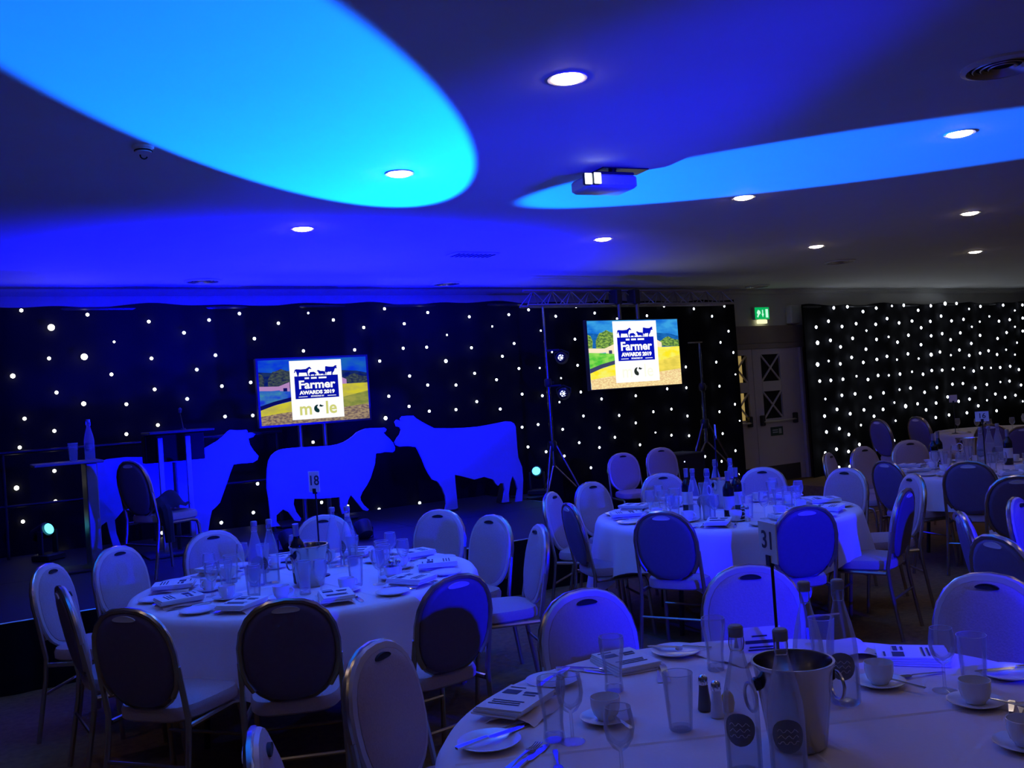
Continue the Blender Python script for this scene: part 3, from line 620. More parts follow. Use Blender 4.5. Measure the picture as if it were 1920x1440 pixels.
# ---------------------------------------------------------------- banquet chair
def mk_chair():
    root = thing('banquet_chair', '', 'chair')
    HW = .195
    def backy(z): return -.185-(z-.45)*.19
    def outline(a, s=1.0):
        # oval back outline: angle a, returns (x, z)
        x = (HW-.012)*cos(a); 
        zc = .685; z = zc + (.205 if sin(a) > 0 else .215)*sin(a)
        e = 2.35
        x = (HW-.012)*math.copysign(abs(cos(a))**(2/e), cos(a)); z = zc + .205*math.copysign(abs(sin(a))**(2/e), sin(a))
        return x*s, zc+(z-zc)*s
    N = 28; angs = [2*pi*k/N for k in range(N)]
    def ring(s, off): return [(outline(a, s)[0], backy(outline(a, s)[1])+off, outline(a, s)[1]) for a in angs]
    MB().loft([ring(.975, -.004), ring(1.0, .012), ring(.96, .028), ring(.80, .038), ring(.4, .042), ring(.02, .043)]).build('back_cushion', M_FABRIC, root)
    MB().loft([ring(.985, .000), ring(.99, -.008), ring(.95, -.016), ring(.85, -.021), ring(.4, -.023), ring(.02, -.023)]).build('back_panel', M_FABRICB, root)
    # arched tube frame, continuing into the rear legs
    pts = []
    for k in range(17):
        a = pi+.75-(pi+1.5)*k/16; e = 2.35
        x = HW*math.copysign(abs(cos(a))**(2/e), cos(a)); z = .685+.212*math.copysign(abs(sin(a))**(2/e), sin(a)); pts.append((x, backy(z)-.001, z))
    MB().tube(pts, .0140, 8).build('back_frame', M_GOLD, root)
    MB().loft([ring(1.06, .000), ring(1.085, .012), ring(1.06, .022), ring(.97, .026)], cap=False).build('front_border', M_RIM, root)
    for s in (-1, 1):
        MB().tube([(s*(HW+.002), backy(.66)+.002, .66), (s*(HW+.004), backy(.55)+.002, .55), (s*(HW+.005), backy(.43), .44), (s*(HW+.006), -.19, .33), (s*(HW+.012), -.245, .0)], .0125, 8).build('leg', M_GOLD, root)
        MB().tube([(s*(HW+.002), backy(.43)+.01, .405), (s*.19, .12, .405), (s*.192, .165, .395), (s*.196, .18, .36), (s*.205, .21, .0)], .0125, 8).build('leg', M_GOLD, root)
    MB().tube([(-.196, .18, .25), (.196, .18, .25)], .008, 6).build('stretcher', M_GOLD, root)
    MB().tube([(-HW-.004, -.205, .25), (HW+.004, -.205, .25)], .008, 6).build('stretcher', M_GOLD, root)
    # seat cushion
    def sring(s, z):
        out = []
        for k in range(28):
            a = 2*pi*k/28; e = 4.2
            x = math.copysign(abs(cos(a))**(2/e), cos(a)); y = math.copysign(abs(sin(a))**(2/e), sin(a))
            wx = .195+.02*y
            out.append((wx*x*s, .012+.205*y*s, z))
        return out
    MB().loft([sring(.93, .415), sring(.99, .425), sring(1.0, .455), sring(.96, .475), sring(.80, .487), sring(.4, .493), sring(.02, .494)]).build('seat', M_FABRIC, root)
    # hand hole at the head of the back: cup behind coloured pale for its chrome highlight, dark slot in front
    def slot(w, h, z, off): return [(w*cos(2*pi*k/20), backy(z+h*sin(2*pi*k/20))+off+.0, z+h*sin(2*pi*k/20)-.004*cos(2*pi*k/20)**2) for k in range(20)]
    MB().loft([slot(.042, .0095, .866, .028), slot(.042, .0095, .866, .0405), slot(.036, .007, .866, .0385)]).build('hand_slot', M_DARK, root)
    MB().loft([slot(.056, .013, .864, -.010), slot(.056, .013, .864, -.0235), slot(.046, .009, .864, -.0225)]).build('hand_grip', M_CHINA, root)
    return root
P_CHAIR = Proto(mk_chair)
TABLES = {'F': (1.84, 1.78), 'L': (1.66, 4.99), 'M': (4.70, 4.97), 'R': (7.85, 4.90), 'S': (12.45, 7.60)}
GN = {'F': 'chairs at the front table', 'L': 'chairs at the left table', 'M': 'chairs at the middle table', 'R': 'chairs at the right table', 'N': 'chairs at the right picture edge', 'S': 'chairs at the distant table', None: 'spare chairs'}
CH = [
 (85, 1060, 'L', 0, 'pale-fronted banquet chair farthest left in the photo, behind the left table'),
 (215, 1027, 'L', 0, 'pale-fronted banquet chair second from left behind the left table, by the stage'),
 (395, 997, 'L', 0, 'banquet chair behind the left table, seen above its wine glasses, third from left'),
 (605, 967, 'L', 0, 'banquet chair mostly hidden by the water bottles behind the left table'),
 (825, 957, 'L', 0, 'pale banquet chair before the stage, behind the far right glasses of the left table'),
 (925, 967, 'L', 0, 'pale-fronted banquet chair right of the left table, between two others, handle slot showing'),
 (1015, 985, 'L', 0, 'banquet chair seen edge-on at the right-hand end of the left table'),
 (855, 1080, 'L', 0, 'banquet chair with blue-lit back and curved shadow, near right of the left table'),
 (535, 1125, 'L', 0, 'banquet chair with dark round back nearest the camera at the left table'),
 (235, 1143, 'L', 0, 'banquet chair with dark purple back at the near left of the left table'),
 (112, 1102, 'L', 0, 'banquet chair seen edge-on, gold frame shining, left end of the left table'),
 (1105, 905, 'M', 0, 'bright blue banquet chair before the stage corner, far left of the middle table'),
 (1030, 924, 'M', 0, 'banquet chair turned sideways left of the middle table, left of two overlapping'),
 (1065, 945, 'M', 0, 'banquet chair with dull brown back and blue frame edge left of the middle table'),
 (1240, 888, 'M', 0, 'bright blue banquet chair behind the wine bottles of the middle table'),
 (1430, 877, 'M', 0, 'banquet chair behind the middle table, under the exit doors'),
 (1588, 878, 'M', 0, 'pale-fronted banquet chair at the far right of the middle table'),
 (1240, 960, 'M', 0, 'banquet chair with deep blue back, left of two nearest at the middle table'),
 (1510, 950, 'M', 0, 'banquet chair with deep blue back just right of the number 31 card'),
 (1700, 918, 'M', 0, 'banquet chair with narrow deep blue back, near right of the middle table'),
 (1715, 890, 'M', 0, 'pale banquet chair half hidden behind the narrow blue-backed chair'),
 (1090, 1108, 'F', 0, 'blue banquet chair at the far left of the front table, behind a beer glass'),
 (1405, 1062, 'F', 0, 'brightest blue banquet chair behind the ice bucket of the front table'),
 (1858, 1078, 'F', 0, 'large blue banquet chair cut by the right edge, at the front table'),
 (695, 1208, 'F', 0, 'banquet chair with purple front and slot at the left of the front table'),
 (470, 1380, 'F', 0, 'banquet chair showing only its top at the bottom of the photo'),
 (1660, 865, 'R', 0, 'banquet chair with tilted blue-grey back at the left of the right table'),
 (1815, 866, 'R', 0, 'banquet chair with wide dark blue back at the near side of the right table'),
 (1615, 838, 'R', 0, 'tan banquet chair at the far left of the right table, by the star curtain'),
 (1550, 850, 'R', 0, 'bluish banquet chair seen sideways before the door end of the right star curtain'),
 (1703, 826, 'R', 0, 'tan banquet chair with round top behind the glasses of the right table'),
 (1908, 893, 'R', 0, 'brownish banquet chair cut by the right edge beside the wide dark blue one'),
 (1900, 935, 'N', 0, 'bright blue banquet chair with chrome edge at the right picture edge'),
 (1865, 1006, 'N', 0, 'greyish banquet chair with shiny rim low at the right picture edge'),
 (1800, 962, 'N', 0, 'banquet chair seen edge-on as a thin blue strip near the right edge'),
]
SPOTN = (5.35, 1.95)
def chair_at(top, face, label, group, z0=0):
    face = Vector((face[0], face[1], 0)).normalized(); rz = atan2(face.y, face.x)-pi/2
    o = Vector((top.x, top.y, z0)) + face*.27
    return P_CHAIR(o, rz, label, group)
for px, py, t, turn, lab in CH:
    top = at_z(px, py, .90); c = TABLES.get(t, SPOTN); f2 = Vector((c[0]-top.x, c[1]-top.y))
    if turn: f2.rotate(Matrix.Rotation(radians(turn), 2))
    chair_at(top, f2, lab, GN[t])
# two chairs by the stage corner, one on the stage
chair_at(at_z(1165, 850, .90), (-.25, -1), 'spare banquet chair standing free by the stage corner, left of a pair', GN[None])
chair_at(at_z(1237, 840, .90), (-.35, -1), 'spare banquet chair standing free by the stage corner, right of a pair', GN[None])
tpc = at_y(242, 872, 7.75); sc = chair_at(tpc, (.82, .38), 'banquet chair on the stage left of the lectern, dark coat on its seat', GN[None], SZ)
coat = thing('coat', 'dark coat lying in a heap on the stage chair seat', 'coat', (sc.location.x, sc.location.y, SZ+.492), sc.rotation_euler.z)
gr = []; nn = 14
for i in range(nn+1):
    for j in range(nn+1):
        u, v = i/nn*2-1, j/nn*2-1; e = max(0, 1-u*u*.9)*max(0, 1-v*v*.9)
        gr.append((u*.20+.02*sin(4*v), v*.16+.015*sin(5*u), .012+.11*e**.6*(1+.35*sin(5*u+3*v))+.01*sin(11*u*v)))
MB().add(gr, [(i*(nn+1)+j, (i+1)*(nn+1)+j, (i+1)*(nn+1)+j+1, i*(nn+1)+j+1) for i in range(nn) for j in range(nn)]).build('folded_cloth', mat('dark_coat_cloth', (.012, .012, .014), .9, var=.4), coat, fix=False)
MB().tube([(.19, -.12, .025), (.24, -.14, .0), (.27, -.15, -.10), (.28, -.15, -.22)], [.05, .045, .04, .035], 8).build('sleeve', mat('dark_coat_cloth'), coat)

# ---------------------------------------------------------------- tables and cloths
def table(key, label, cloth_label, corner, hem=.03, drop=.8):
    cx, cy = TABLES[key]
    z0 = 0
    t = thing('round_table', label, 'table', (cx, cy, z0), 0, 'round banquet tables')
    MB().lathe([(0, .712), (.895, .712), (.90, .718), (.90, .730), (.895, .734), (0, .734)], 40).build('table_top', M_WOOD, t)
    for k in range(4):
        a = k*pi/2+corner+pi/4; MB().tube([(.55*cos(a), .55*sin(a), .71), (.60*cos(a), .60*sin(a), 0)], .016, 8).build('leg', M_BLKMET, t)
    cl = thing('tablecloth', cloth_label, 'tablecloth', (cx, cy, z0), 0, 'white tablecloths')
    n = 120; prof = [0, .35, .6, .8, .875]; vs = [(0, 0, .7395)]; fs = []
    rows = []
    for r in prof[1:]: rows.append([(r*cos(2*pi*k/n), r*sin(2*pi*k/n), .7395) for k in range(n)])
    down = [0, .05, .15, .3, .5, .75, 1.0]
    for d in down:
        ring = []
        for k in range(n):
            a = 2*pi*k/n; q = (a-corner+pi/4) % (pi/2)-pi/4      # angle from nearest cloth corner
            edge = 1.155/max(cos(pi/4-abs(q)), .2); L = min(edge-.90, .74-hem, drop)
            zz = .7395-.012-L*d if d > 0 else .734
            rr = .900+.012+ (.02+.045*sin(a*11+corner)+.03*sin(a*23))*min(1, d*L*2.2) + .05*d*L
            if d == 0: rr = .899
            ring.append((rr*cos(a), rr*sin(a), zz))
        rows.append(ring)
    for row in rows: vs += row
    fs += [(0, 1+k, 1+(k+1) % n) for k in range(n)]
    for i in range(len(rows)-1): fs += [(1+i*n+k, 1+(i+1)*n+k, 1+(i+1)*n+(k+1) % n, 1+i*n+(k+1) % n) for k in range(n)]
    MB().add(vs, fs).build('cloth', M_CLOTH, cl, ang=180, fix=True)
    # pressed fold lines, standing slightly proud of the cloth
    cr = MB()
    for s in (0, 1):
        a = corner+pi/4+s*pi/2; d = Vector((cos(a), sin(a), 0)); e = Vector((-sin(a), cos(a), 0))*.009
        for t0, t1 in ((-.86, .86),):
            A, B_ = d*t0, d*t1
            cr.add([A-e+Vector((0, 0, .7396)), A+Vector((0, 0, .7425)), A+e+Vector((0, 0, .7396)), B_-e+Vector((0, 0, .7396)), B_+Vector((0, 0, .7425)), B_+e+Vector((0, 0, .7396))], [(0, 3, 4, 1), (1, 4, 5, 2)])
    cr.build('fold_line', M_CLOTH, cl, smooth=False, fix=False)
    return cl
table('F', 'round banquet table hidden by the cloth of the front table, number 31', 'white cloth over the front table at the bottom right, under an ice bucket', radians(200))
table('L', 'round banquet table hidden by the cloth of the left table', 'white cloth over the left table, purple-grey hanging side', radians(-38), drop=.34)
table('M', 'round banquet table hidden by the cloth of the middle table', 'white cloth over the middle table, its front lit bright blue', radians(-122), drop=.46)
table('R', 'round banquet table hidden by the cloth of the right table, number 16', 'white cloth over the right table near the star curtain', radians(-100), drop=.25)
MB_ = MB().box((10.75, 8.1, .1), (1.9, 1.9, .2)); structure(MB_.build('floor_riser', M_CARPET, smooth=False))
table('S', 'round banquet table hidden by the cloth of the distant table', 'greyish cloth over the distant table beyond the right one', radians(-80))
for px, py, zt_, lab in [(1645, 787, 1.10, 'dim greyish banquet chair standing before the star curtain, farthest left beyond the tan chairs'), (1718, 782, 1.10, 'dim banquet chair with dark back above the tan chairs of the right table'), (1857, 796, .90, 'dark brown banquet chair behind the number 16 card'), (1919, 800, .90, 'dark brown banquet chair at the right edge beyond the number 16 card')]:
    top = at_z(px, py, zt_); f2 = (TABLES['S'][0]-top.x, TABLES['S'][1]-top.y) if zt_ < 1 else (.75, -.25)
    chair_at(top, f2, lab, GN['S'], zt_-.90)

# ---------------------------------------------------------------- tableware prototypes (origin on the table)
M_EDGE = glass('glass_edge', (.9, .9, .95), 1.5, .05, .45)
def rim(r, rad, z): MB().tube([(rad*cos(2*pi*k/20), rad*sin(2*pi*k/20), z) for k in range(20)], .0011, 5, closed=True).build('rim', M_EDGE, r)  # milky ring puts the bright rim highlight into the glass colour
def mk_wine():
    r = thing('wine_glass', '', 'glass'); rim(r, .0294, .178)
    MB().lathe([(0, .001), (.033, .001), (.034, .003), (.008, .007), (.0045, .015), (.004, .075)], 18, caps=False).build('stem', M_GLASS, r)
    MB().lathe([(.004, .075), (.018, .085), (.031, .105), (.036, .13), (.034, .155), (.030, .178), (.0288, .178), (.033, .15), (.034, .13), (.029, .106), (.0, .083)], 18, caps=False).build('bowl', M_GLASS, r)
    return r
def mk_beer():
    r = thing('beer_glass', '', 'glass'); rim(r, .0362, .165)
    MB().lathe([(0, .001), (.027, .001), (.029, .006), (.027, .03), (.026, .05), (.030, .09), (.037, .13), (.039, .15), (.037, .165), (.0355, .165), (.037, .15), (.035, .13), (.028, .09), (.024, .05), (.024, .03), (0, .018)], 18, caps=False).build('bowl', M_GLASS, r)
    MB().lathe([(0, .002), (.025, .002), (.024, .017), (0, .0175)], 14, caps=False).build('thick_base', M_WATER, r)
    return r
def mk_pint():
    r = thing('tumbler', '', 'glass'); rim(r, .0398, .150)
    MB().lathe([(0, .001), (.029, .001), (.031, .004), (.041, .148), (.0405, .15), (.0385, .148), (.029, .012), (0, .012)], 20, caps=False).build('body', M_GLASS, r)
    MB().lathe([(0, .002), (.028, .002), (.028, .011), (0, .0115)], 16, caps=False).build('thick_base', M_WATER, r)
    return r
def mk_cup():
    r = thing('coffee_cup', '', 'cup')
    MB().lathe([(0, .002), (.024, .001), (.026, .006), (.034, .015), (.040, .035), (.041, .062), (.0395, .062), (.038, .035), (.031, .016), (0, .010)], 22, caps=False).build('cup_body', M_CHINA, r)
    MB().tube([(.039, 0, .052), (.054, 0, .052), (.063, 0, .040), (.058, 0, .026), (.040, 0, .022)], .0042, 6).build('handle', M_CHINA, r)
    return r
def mk_saucer():
    r = thing('saucer', '', 'saucer')
    MB().lathe([(0, .001), (.040, .001), (.045, .004), (.072, .014), (.0735, .0165), (.070, .0165), (.044, .007), (.030, .006), (0, .006)], 24, caps=False).build('dish', M_CHINA, r); return r
def mk_plate():
    r = thing('side_plate', '', 'plate')
    MB().lathe([(0, .001), (.05, .001), (.055, .004), (.083, .014), (.085, .017), (.081, .0175), (.055, .008), (0, .007)], 28, caps=False).build('dish', M_CHINA, r); return r
def strip(b, pts, z=.0, th=.0025):
    """flat tapered metal blade from (y, halfwidth, z) stations"""
    vs = []
    for y, w_, zz in pts: vs += [(-w_, y, zz), (w_, y, zz), (w_, y, zz+th), (-w_, y, zz+th)]
    n = len(pts); fs = [(0, 1, 2, 3), tuple(4*(n-1)+k for k in (3, 2, 1, 0))]
    for i in range(n-1):
        for k in range(4): fs.append((4*i+k, 4*i+(k+1) % 4, 4*i+4+(k+1) % 4, 4*i+4+k))
    b.add(vs, fs)
def mk_knife():
    r = thing('table_knife', '', 'knife')
    b = MB(); strip(b, [(-.115, .006, .001), (-.11, .009, .001), (-.03, .006, .003), (-.015, .005, .003)], th=.006); b.build('grip', M_STEEL, r)
    b = MB(); strip(b, [(-.015, .005, .003), (.0, .010, .002), (.07, .011, .001), (.10, .007, .001), (.108, .001, .001)], th=.0018); b.build('blade', M_STEEL, r)
    return r
def mk_fork():
    r = thing('table_fork', '', 'fork')
    b = MB(); strip(b, [(-.10, .008, .001), (-.08, .009, .001), (-.02, .003, .005), (.03, .003, .006), (.045, .011, .005), (.055, .012, .003)], th=.003); b.build('grip', M_STEEL, r)
    for k in range(4):
        b = MB(); b.tube([(-.0095+.0063*k, .054, .005), (-.0095+.0063*k, .075, .0035), (-.009+.006*k, .098, .008)], .0016, 5); b.build('tine', M_STEEL, r)
    return r
def mk_spoon():
    r = thing('tea_spoon', '', 'spoon')
    b = MB(); strip(b, [(-.085, .006, .001), (-.07, .007, .001), (0, .0025, .005), (.02, .003, .005)], th=.0025); b.build('grip', M_STEEL, r)
    MB().loft([[(.0125*s*cos(2*pi*k/14), .042+.023*s*sin(2*pi*k/14), z) for k in range(14)] for s, z in ((1, .0065), (.8, .003), (.4, .001), (.1, .0008))]).build('bowl', M_STEEL, r)
    return r
def mk_booklet():
    r = thing('programme', '', 'booklet')
    for k in range(4):
        MB().box((.004*k-.006, .003*(k % 2), .003+.006*k), (.148, .208, .005), M=Rz(.02*(k-1.5))).build('page', M_PAPER, r, smooth=False)
    p = MB(); z = .0245
    for x, y, w_, h_ in [(-.03, .045, .05, .035), (.035, .05, .05, .014), (.035, .03, .04, .008), (0, -.03, .10, .006), (0, -.045, .09, .006), (0, -.06, .10, .006), (-.03, .085, .05, .006)]: p.box((x, y, z), (w_, h_, .0008), M=Rz(.03))
    p.build('print', M_INK, r, smooth=False)
    return r
def mk_napkin():
    r = thing('napkin', '', 'napkin')
    b = MB(); nn = 10; vs = []
    for i in range(nn+1):
        for j in range(nn+1):
            u, v = i/nn*2-1, j/nn*2-1; vs.append((u*.075+.006*v, v*.10, .004+.014*(1-u*u)**.5+.004*sin(5*v+u*3)))
    b.add(vs, [(i*(nn+1)+j, (i+1)*(nn+1)+j, (i+1)*(nn+1)+j+1, i*(nn+1)+j+1) for i in range(nn) for j in range(nn)]); b.build('folded_linen', M_CLOTH, r, fix=False)
    return r
def mk_water():
    r = thing('water_bottle', '', 'bottle')
    MB().lathe([(0, .002), (.037, .001), (.041, .006), (.0415, .155), (.039, .18), (.030, .222), (.0195, .262), (.0145, .285), (.0138, .312), (.0155, .316), (.0155, .322)], 22, caps=False).build('body', M_WATER, r)
    MB().lathe([(0, .004), (.036, .004), (.0372, .02), (.0372, .10), (0, .10)], 20, caps=False).build('water', glass('still_water', (.96, .97, .98), 1.2, .03, .02), r)
    lv = [(0, -.0418, .112)]; lf = []
    for q, rr in enumerate((.5, 1.0)):
        for k in range(20):
            t = 2*pi*k/20; a_ = rr*.038*cos(t)/.0418-pi/2; lv.append((.0418*cos(a_), .0418*sin(a_), .112+rr*.038*sin(t)))
    lf += [(0, 1+k, 1+(k+1) % 20) for k in range(20)]+[(1+k, 21+k, 21+(k+1) % 20, 1+(k+1) % 20) for k in range(20)]
    MB().add(lv, lf, Rz(radians(-35))).build('round_label', M_FROST, r)
    wv = MB()
    for j in range(3): wv.tube([(.0424*cos(a), .0424*sin(a), .098+.013*j+.004*sin(a*16+j)) for a in [radians(-122+d*5.8) for d in range(12)]], .0009, 4, M=Rz(radians(-35)))
    wv.build('label_lettering', mat('label_white', (.6, .6, .65), .6), r)
    c_ = MB().lathe([(.0165, .316), (.0175, .32), (.0175, .338), (.014, .342), (0, .342)], 16, caps=False).build('stopper', mat('grey_stopper', (.30, .29, .29), .5), r)
    MB().tube([(-.017, 0, .327), (-.019, 0, .30), (-.016, .0, .285), (0, -.018, .287), (.016, 0, .285), (.019, 0, .30), (.017, 0, .327)], .0014, 5).build('wire_clip', M_BRUSH, r)
    return r
def mk_winebottle():
    r = thing('wine_bottle', '', 'bottle')
    MB().lathe([(0, .002), (.036, .001), (.0375, .006), (.0375, .19), (.034, .21), (.018, .235), (.0145, .25), (.0145, .30), (.016, .302), (.016, .312), (0, .312)], 20, caps=False).build('body', M_WINE, r)
    MB().lathe([(.038, .06), (.038, .15)], 20, caps=False).build('paper_label', M_CREAM, r)
    MB().lathe([(.0152, .25), (.0156, .30), (.0168, .302), (.0168, .3135), (0, .3135)], 16, caps=False).build('foil', mat('grey_foil', (.35, .33, .36), .35, metal=.6), r)
    return r
def mk_bucket():
    r = thing('ice_bucket', '', 'bucket')
    MB().lathe([(0, .003), (.064, .001), (.070, .008), (.096, .20), (.101, .206), (.101, .212), (.095, .212), (.090, .20), (.066, .012), (0, .010)], 32, caps=False).build('pail', mat('bucket_steel', (.50, .48, .46), .22, metal=1, var=.05), r)
    for s in (-1, 1):
        MB().box((s*.098, 0, .165), (.022, .022, .03), bev=.004).build('lug', M_BLKMET, r)
        MB().tube([(s*(.112+.004), .034*cos(a), .135+.034*sin(a)) for a in [2*pi*k/18 for k in range(18)]], .0045, 6, closed=True).build('ring_handle', M_BRUSH, r)
    return r
def mk_shaker(kind):
    def f():
        r = thing(kind+'_shaker', '', 'shaker')
        MB().lathe([(0, .001), (.019, .001), (.020, .005), (.014, .055), (.0125, .075)], 12, caps=False).build('body', mat('pepper_fill', (.10, .08, .07), .3) if kind == 'pepper' else mat('salt_fill', (.72, .72, .72), .3), r)
        MB().lathe([(.0135, .073), (.0145, .078), (.013, .092), (.006, .099), (0, .10)], 12, caps=False).build('cap', M_STEEL, r)
        return r
    return f
def sign(label, num, loc, rz, h_, w_=.105, hh=.10, base=True, tsz=.07):
    r = thing('table_number', label, 'sign', loc, rz, 'table number cards on rods')
    MB().tube([(0, 0, 0), (0, 0, h_+.02)], .0045, 8).build('rod', M_BLKMET, r)
    if base: MB().lathe([(.05, 0), (.05, .006), (.01, .012), (.005, .02)], 18).build('base', M_BLKMET, r)
    MB().box((0, -.007, h_+hh/2), (w_, .003, hh), bev=.0008).build('card', M_PAPER, r, smooth=False)
    MB().box((0, -.005, h_+.005), (.022, .014, .03)).build('clip', M_BLKMET, r, smooth=False)
    if num: text(num, tsz, M_INK, r, T(0, -.0092, h_+hh/2+.004) @ Rx(pi/2), name='number', bold=tsz*.012)
    return r
PW, PBG, PPT, PC, PS, PP, PK, PF, PSP, PB, PN, PWB, PWN, PBK = [Proto(f) for f in (mk_wine, mk_beer, mk_pint, mk_cup, mk_saucer, mk_plate, mk_knife, mk_fork, mk_spoon, mk_booklet, mk_napkin, mk_water, mk_winebottle, mk_bucket)]
PSA, PPE = Proto(mk_shaker('salt')), Proto(mk_shaker('pepper'))
TZ = .7405
def on(px, py, dz=0):
    p = at_z(px, py, TZ); return Vector((p.x, p.y, TZ+dz))

# ---------------------------------------------------------------- front table (number 31)
ff = 'of the front table'
cF = Vector((*TABLES['F'], 0))
def inward(p): return atan2(cF.y-p.y, cF.x-p.x)-pi/2     # local +y towards the table centre
g = 'water bottles on the front table'
PWB(on(1398, 1448), radians(-18), 'clear water bottle with dark label, left of two nearest the camera', g)
PWB(on(1482, 1462), radians(-8), 'clear water bottle right beside the nearest one, in front of the ice bucket', g)
PWB(on(1523, 1322), radians(0), 'clear water bottle behind the front table ice bucket, left of two', g)
PWB(on(1586, 1318), radians(-20), 'clear water bottle behind the front table ice bucket, right of two', g)
p = on(1497, 1398); PBK(p, radians(-20), 'steel ice bucket with ring handles among the water bottles of the front table')
sign('table number card 31 on a thin black rod behind the ice bucket', '31', on(1466, 1318), radians(-107), .395, w_=.098, hh=.112)
PBG(on(1152, 1296), 0, 'curved beer glass before the far left blue chair of the front table', 'glasses on the front table')
PBG(on(1343, 1256), 0, 'curved beer glass right of the back plate on the front table', 'glasses on the front table')
PPT(on(1277, 1368), 0, 'straight tumbler standing alone left of the salt and pepper', 'glasses on the front table')
PBG(on(1040, 1388), 0, 'curved beer glass beside the programme at the left of the front table', 'glasses on the front table')
PW(on(1074, 1392), 0, 'stemmed wine glass left of the nearest coffee cup on the front table', 'glasses on the front table')
PW(on(1168, 1470), 0, 'stemmed wine glass at the bottom edge below the left coffee cup', 'glasses on the front table')
PW(on(1772, 1296), 0, 'stemmed wine glass right of the right-hand programme on the front table', 'glasses on the front table')
PPT(on(1828, 1290), 0, 'tumbler behind the right-hand coffee cup on the front table', 'glasses on the front table')
PPT(on(1545, 1248), 0, 'tumbler showing its rim between the rear water bottles of the front table', 'glasses on the front table')
PPE(on(1322, 1332), 0, 'dark pepper shaker with steel cap beside the salt on the front table')
PSA(on(1346, 1344), 0, 'white salt shaker with steel cap beside the pepper on the front table')
bt = thing('candle', 'small egg-shaped yellow candle right of the salt shaker', 'candle', on(1366, 1334))
MB().lathe([(.014, .001), (.016, .008), (.019, .025), (.016, .045), (.008, .056), (0, .058)], 14).build('wax', M_YELLOW, bt)
MB().tube([(0, 0, .057), (.001, 0, .065)], .001, 5).build('wick', M_DARK, bt)
def cup_set(px, py, rz, where, spoon=True, gg=ff):
    p = on(px, py); PS(p, rz, 'white saucer '+where, 'saucers '+gg); PC(p+Vector((0, 0, .0065)), rz+radians(75), 'white coffee cup on its saucer '+where, 'coffee cups '+gg)
    if spoon:
        o = PSP(p+Vector((.052*cos(rz-1.1), .052*sin(rz-1.1), .017)), rz+.35, 'tea spoon lying on the saucer '+where, 'tea spoons '+gg)
cup_set(1137, 1352, radians(-30), 'left of the tumbler on the front table')
cup_set(1650, 1285, radians(-15), 'right of the rear water bottles on the front table')
cup_set(1830, 1322, radians(-10), 'before the tumbler at the right of the front table')
cup_set(1925, 1402, radians(-10), 'in the lower right corner of the photo')
def plate_set(px, py, rz, where, knife=True):
    p = on(px, py); PP(p, 0, 'white side plate '+where, 'side plates of the front table')
    if knife: PK(p+Vector((.01, 0, .0185)), rz, 'knife lying across the side plate '+where, 'knives on the side plates of the front table')
    return p
q = plate_set(1268, 1226, radians(35), 'at the back of the front table')
bp_ = thing('butter_pat', 'small pale butter pat on the back side plate', 'butter', q+Vector((-.012, -.03, .021)))
MB().box((0, 0, .006), (.022, .018, .012), bev=.003).build('foil_block', M_CREAM, bp_)
plate_set(1036, 1282, radians(-60), 'at the left rim near the blue chair')
plate_set(918, 1398, radians(-83), 'nearest the lower left corner of the front table')
plate_set(1893, 1268, radians(60), 'at the right rim of the front table')
PN(on(985, 1338), radians(-55), 'folded white napkin under the programme at the left of the front table', 'napkins on the front table')
def booklet(px, py, rz, where, dz=.0):
    return PB(on(px, py, dz), rz, 'white printed programme '+where, 'programmes on the tables')
booklet(965, 1335, radians(-62), 'at the left rim of the front table', .018)
booklet(1172, 1247, radians(-10), 'at the back left of the front table')
booklet(1712, 1236, radians(40), 'at the back right of the front table, beside two knives')
def knifefork(px, py, rz, where, sep=.022):
    p = on(px, py); d = Vector((cos(rz), sin(rz), 0))*sep/2
    PK(p+d, rz, 'table knife '+where, 'knives on the front table'); PF(p-d, rz, 'table fork '+where, 'forks on the front table')
knifefork(958, 1368, radians(-80), 'in front of the left programme')
knifefork(1105, 1258, radians(-150), 'between the left plate and the back programme')
knifefork(1240, 1262, radians(-35), 'below the back side plate')
knifefork(1632, 1228, radians(-25), 'left of the right-hand programme')
knifefork(1015, 1312, radians(-70), 'behind the left programme')
knifefork(1905, 1345, radians(120), 'right of the right-hand coffee cup')
knifefork(985, 1424, radians(-60), 'below the lower left side plate')
sp = on(1045, 1432); PSP(sp, radians(150), 'large shiny spoon at the bottom left of the front table', 'spoons lying on the front table')
sp = on(1722, 1268); PSP(sp, radians(70), 'shiny spoon in front of the right-hand programme', 'spoons lying on the front table')
tc_ = thing('menu_card', 'white folded menu card standing before the brightest blue chair', 'card', on(1424, 1225), radians(-30), None)
MB().prism([(-.045, 0), (-.042, 0), (0, .082), (.042, 0), (.045, 0), (0, .088)], -.075, .075, M=Rz(pi/2)).build('folded_card', M_PAPER, tc_, smooth=False)
pr = MB()
for z_, w_ in ((.062, .05), (.045, .10), (.03, .08), (.022, .09)): pr.box((0, -.049+z_*.5+.0015, z_), (w_, .001, .005 if w_ != .10 else .011))
pr.build('print', M_INK, tc_, smooth=False)
PN(on(1375, 1232), radians(10), 'folded white napkin left of the standing menu card', 'napkins on the front table')
PN(on(1590, 1222), radians(-30), 'folded white napkin behind the rear water bottles', 'napkins on the front table')

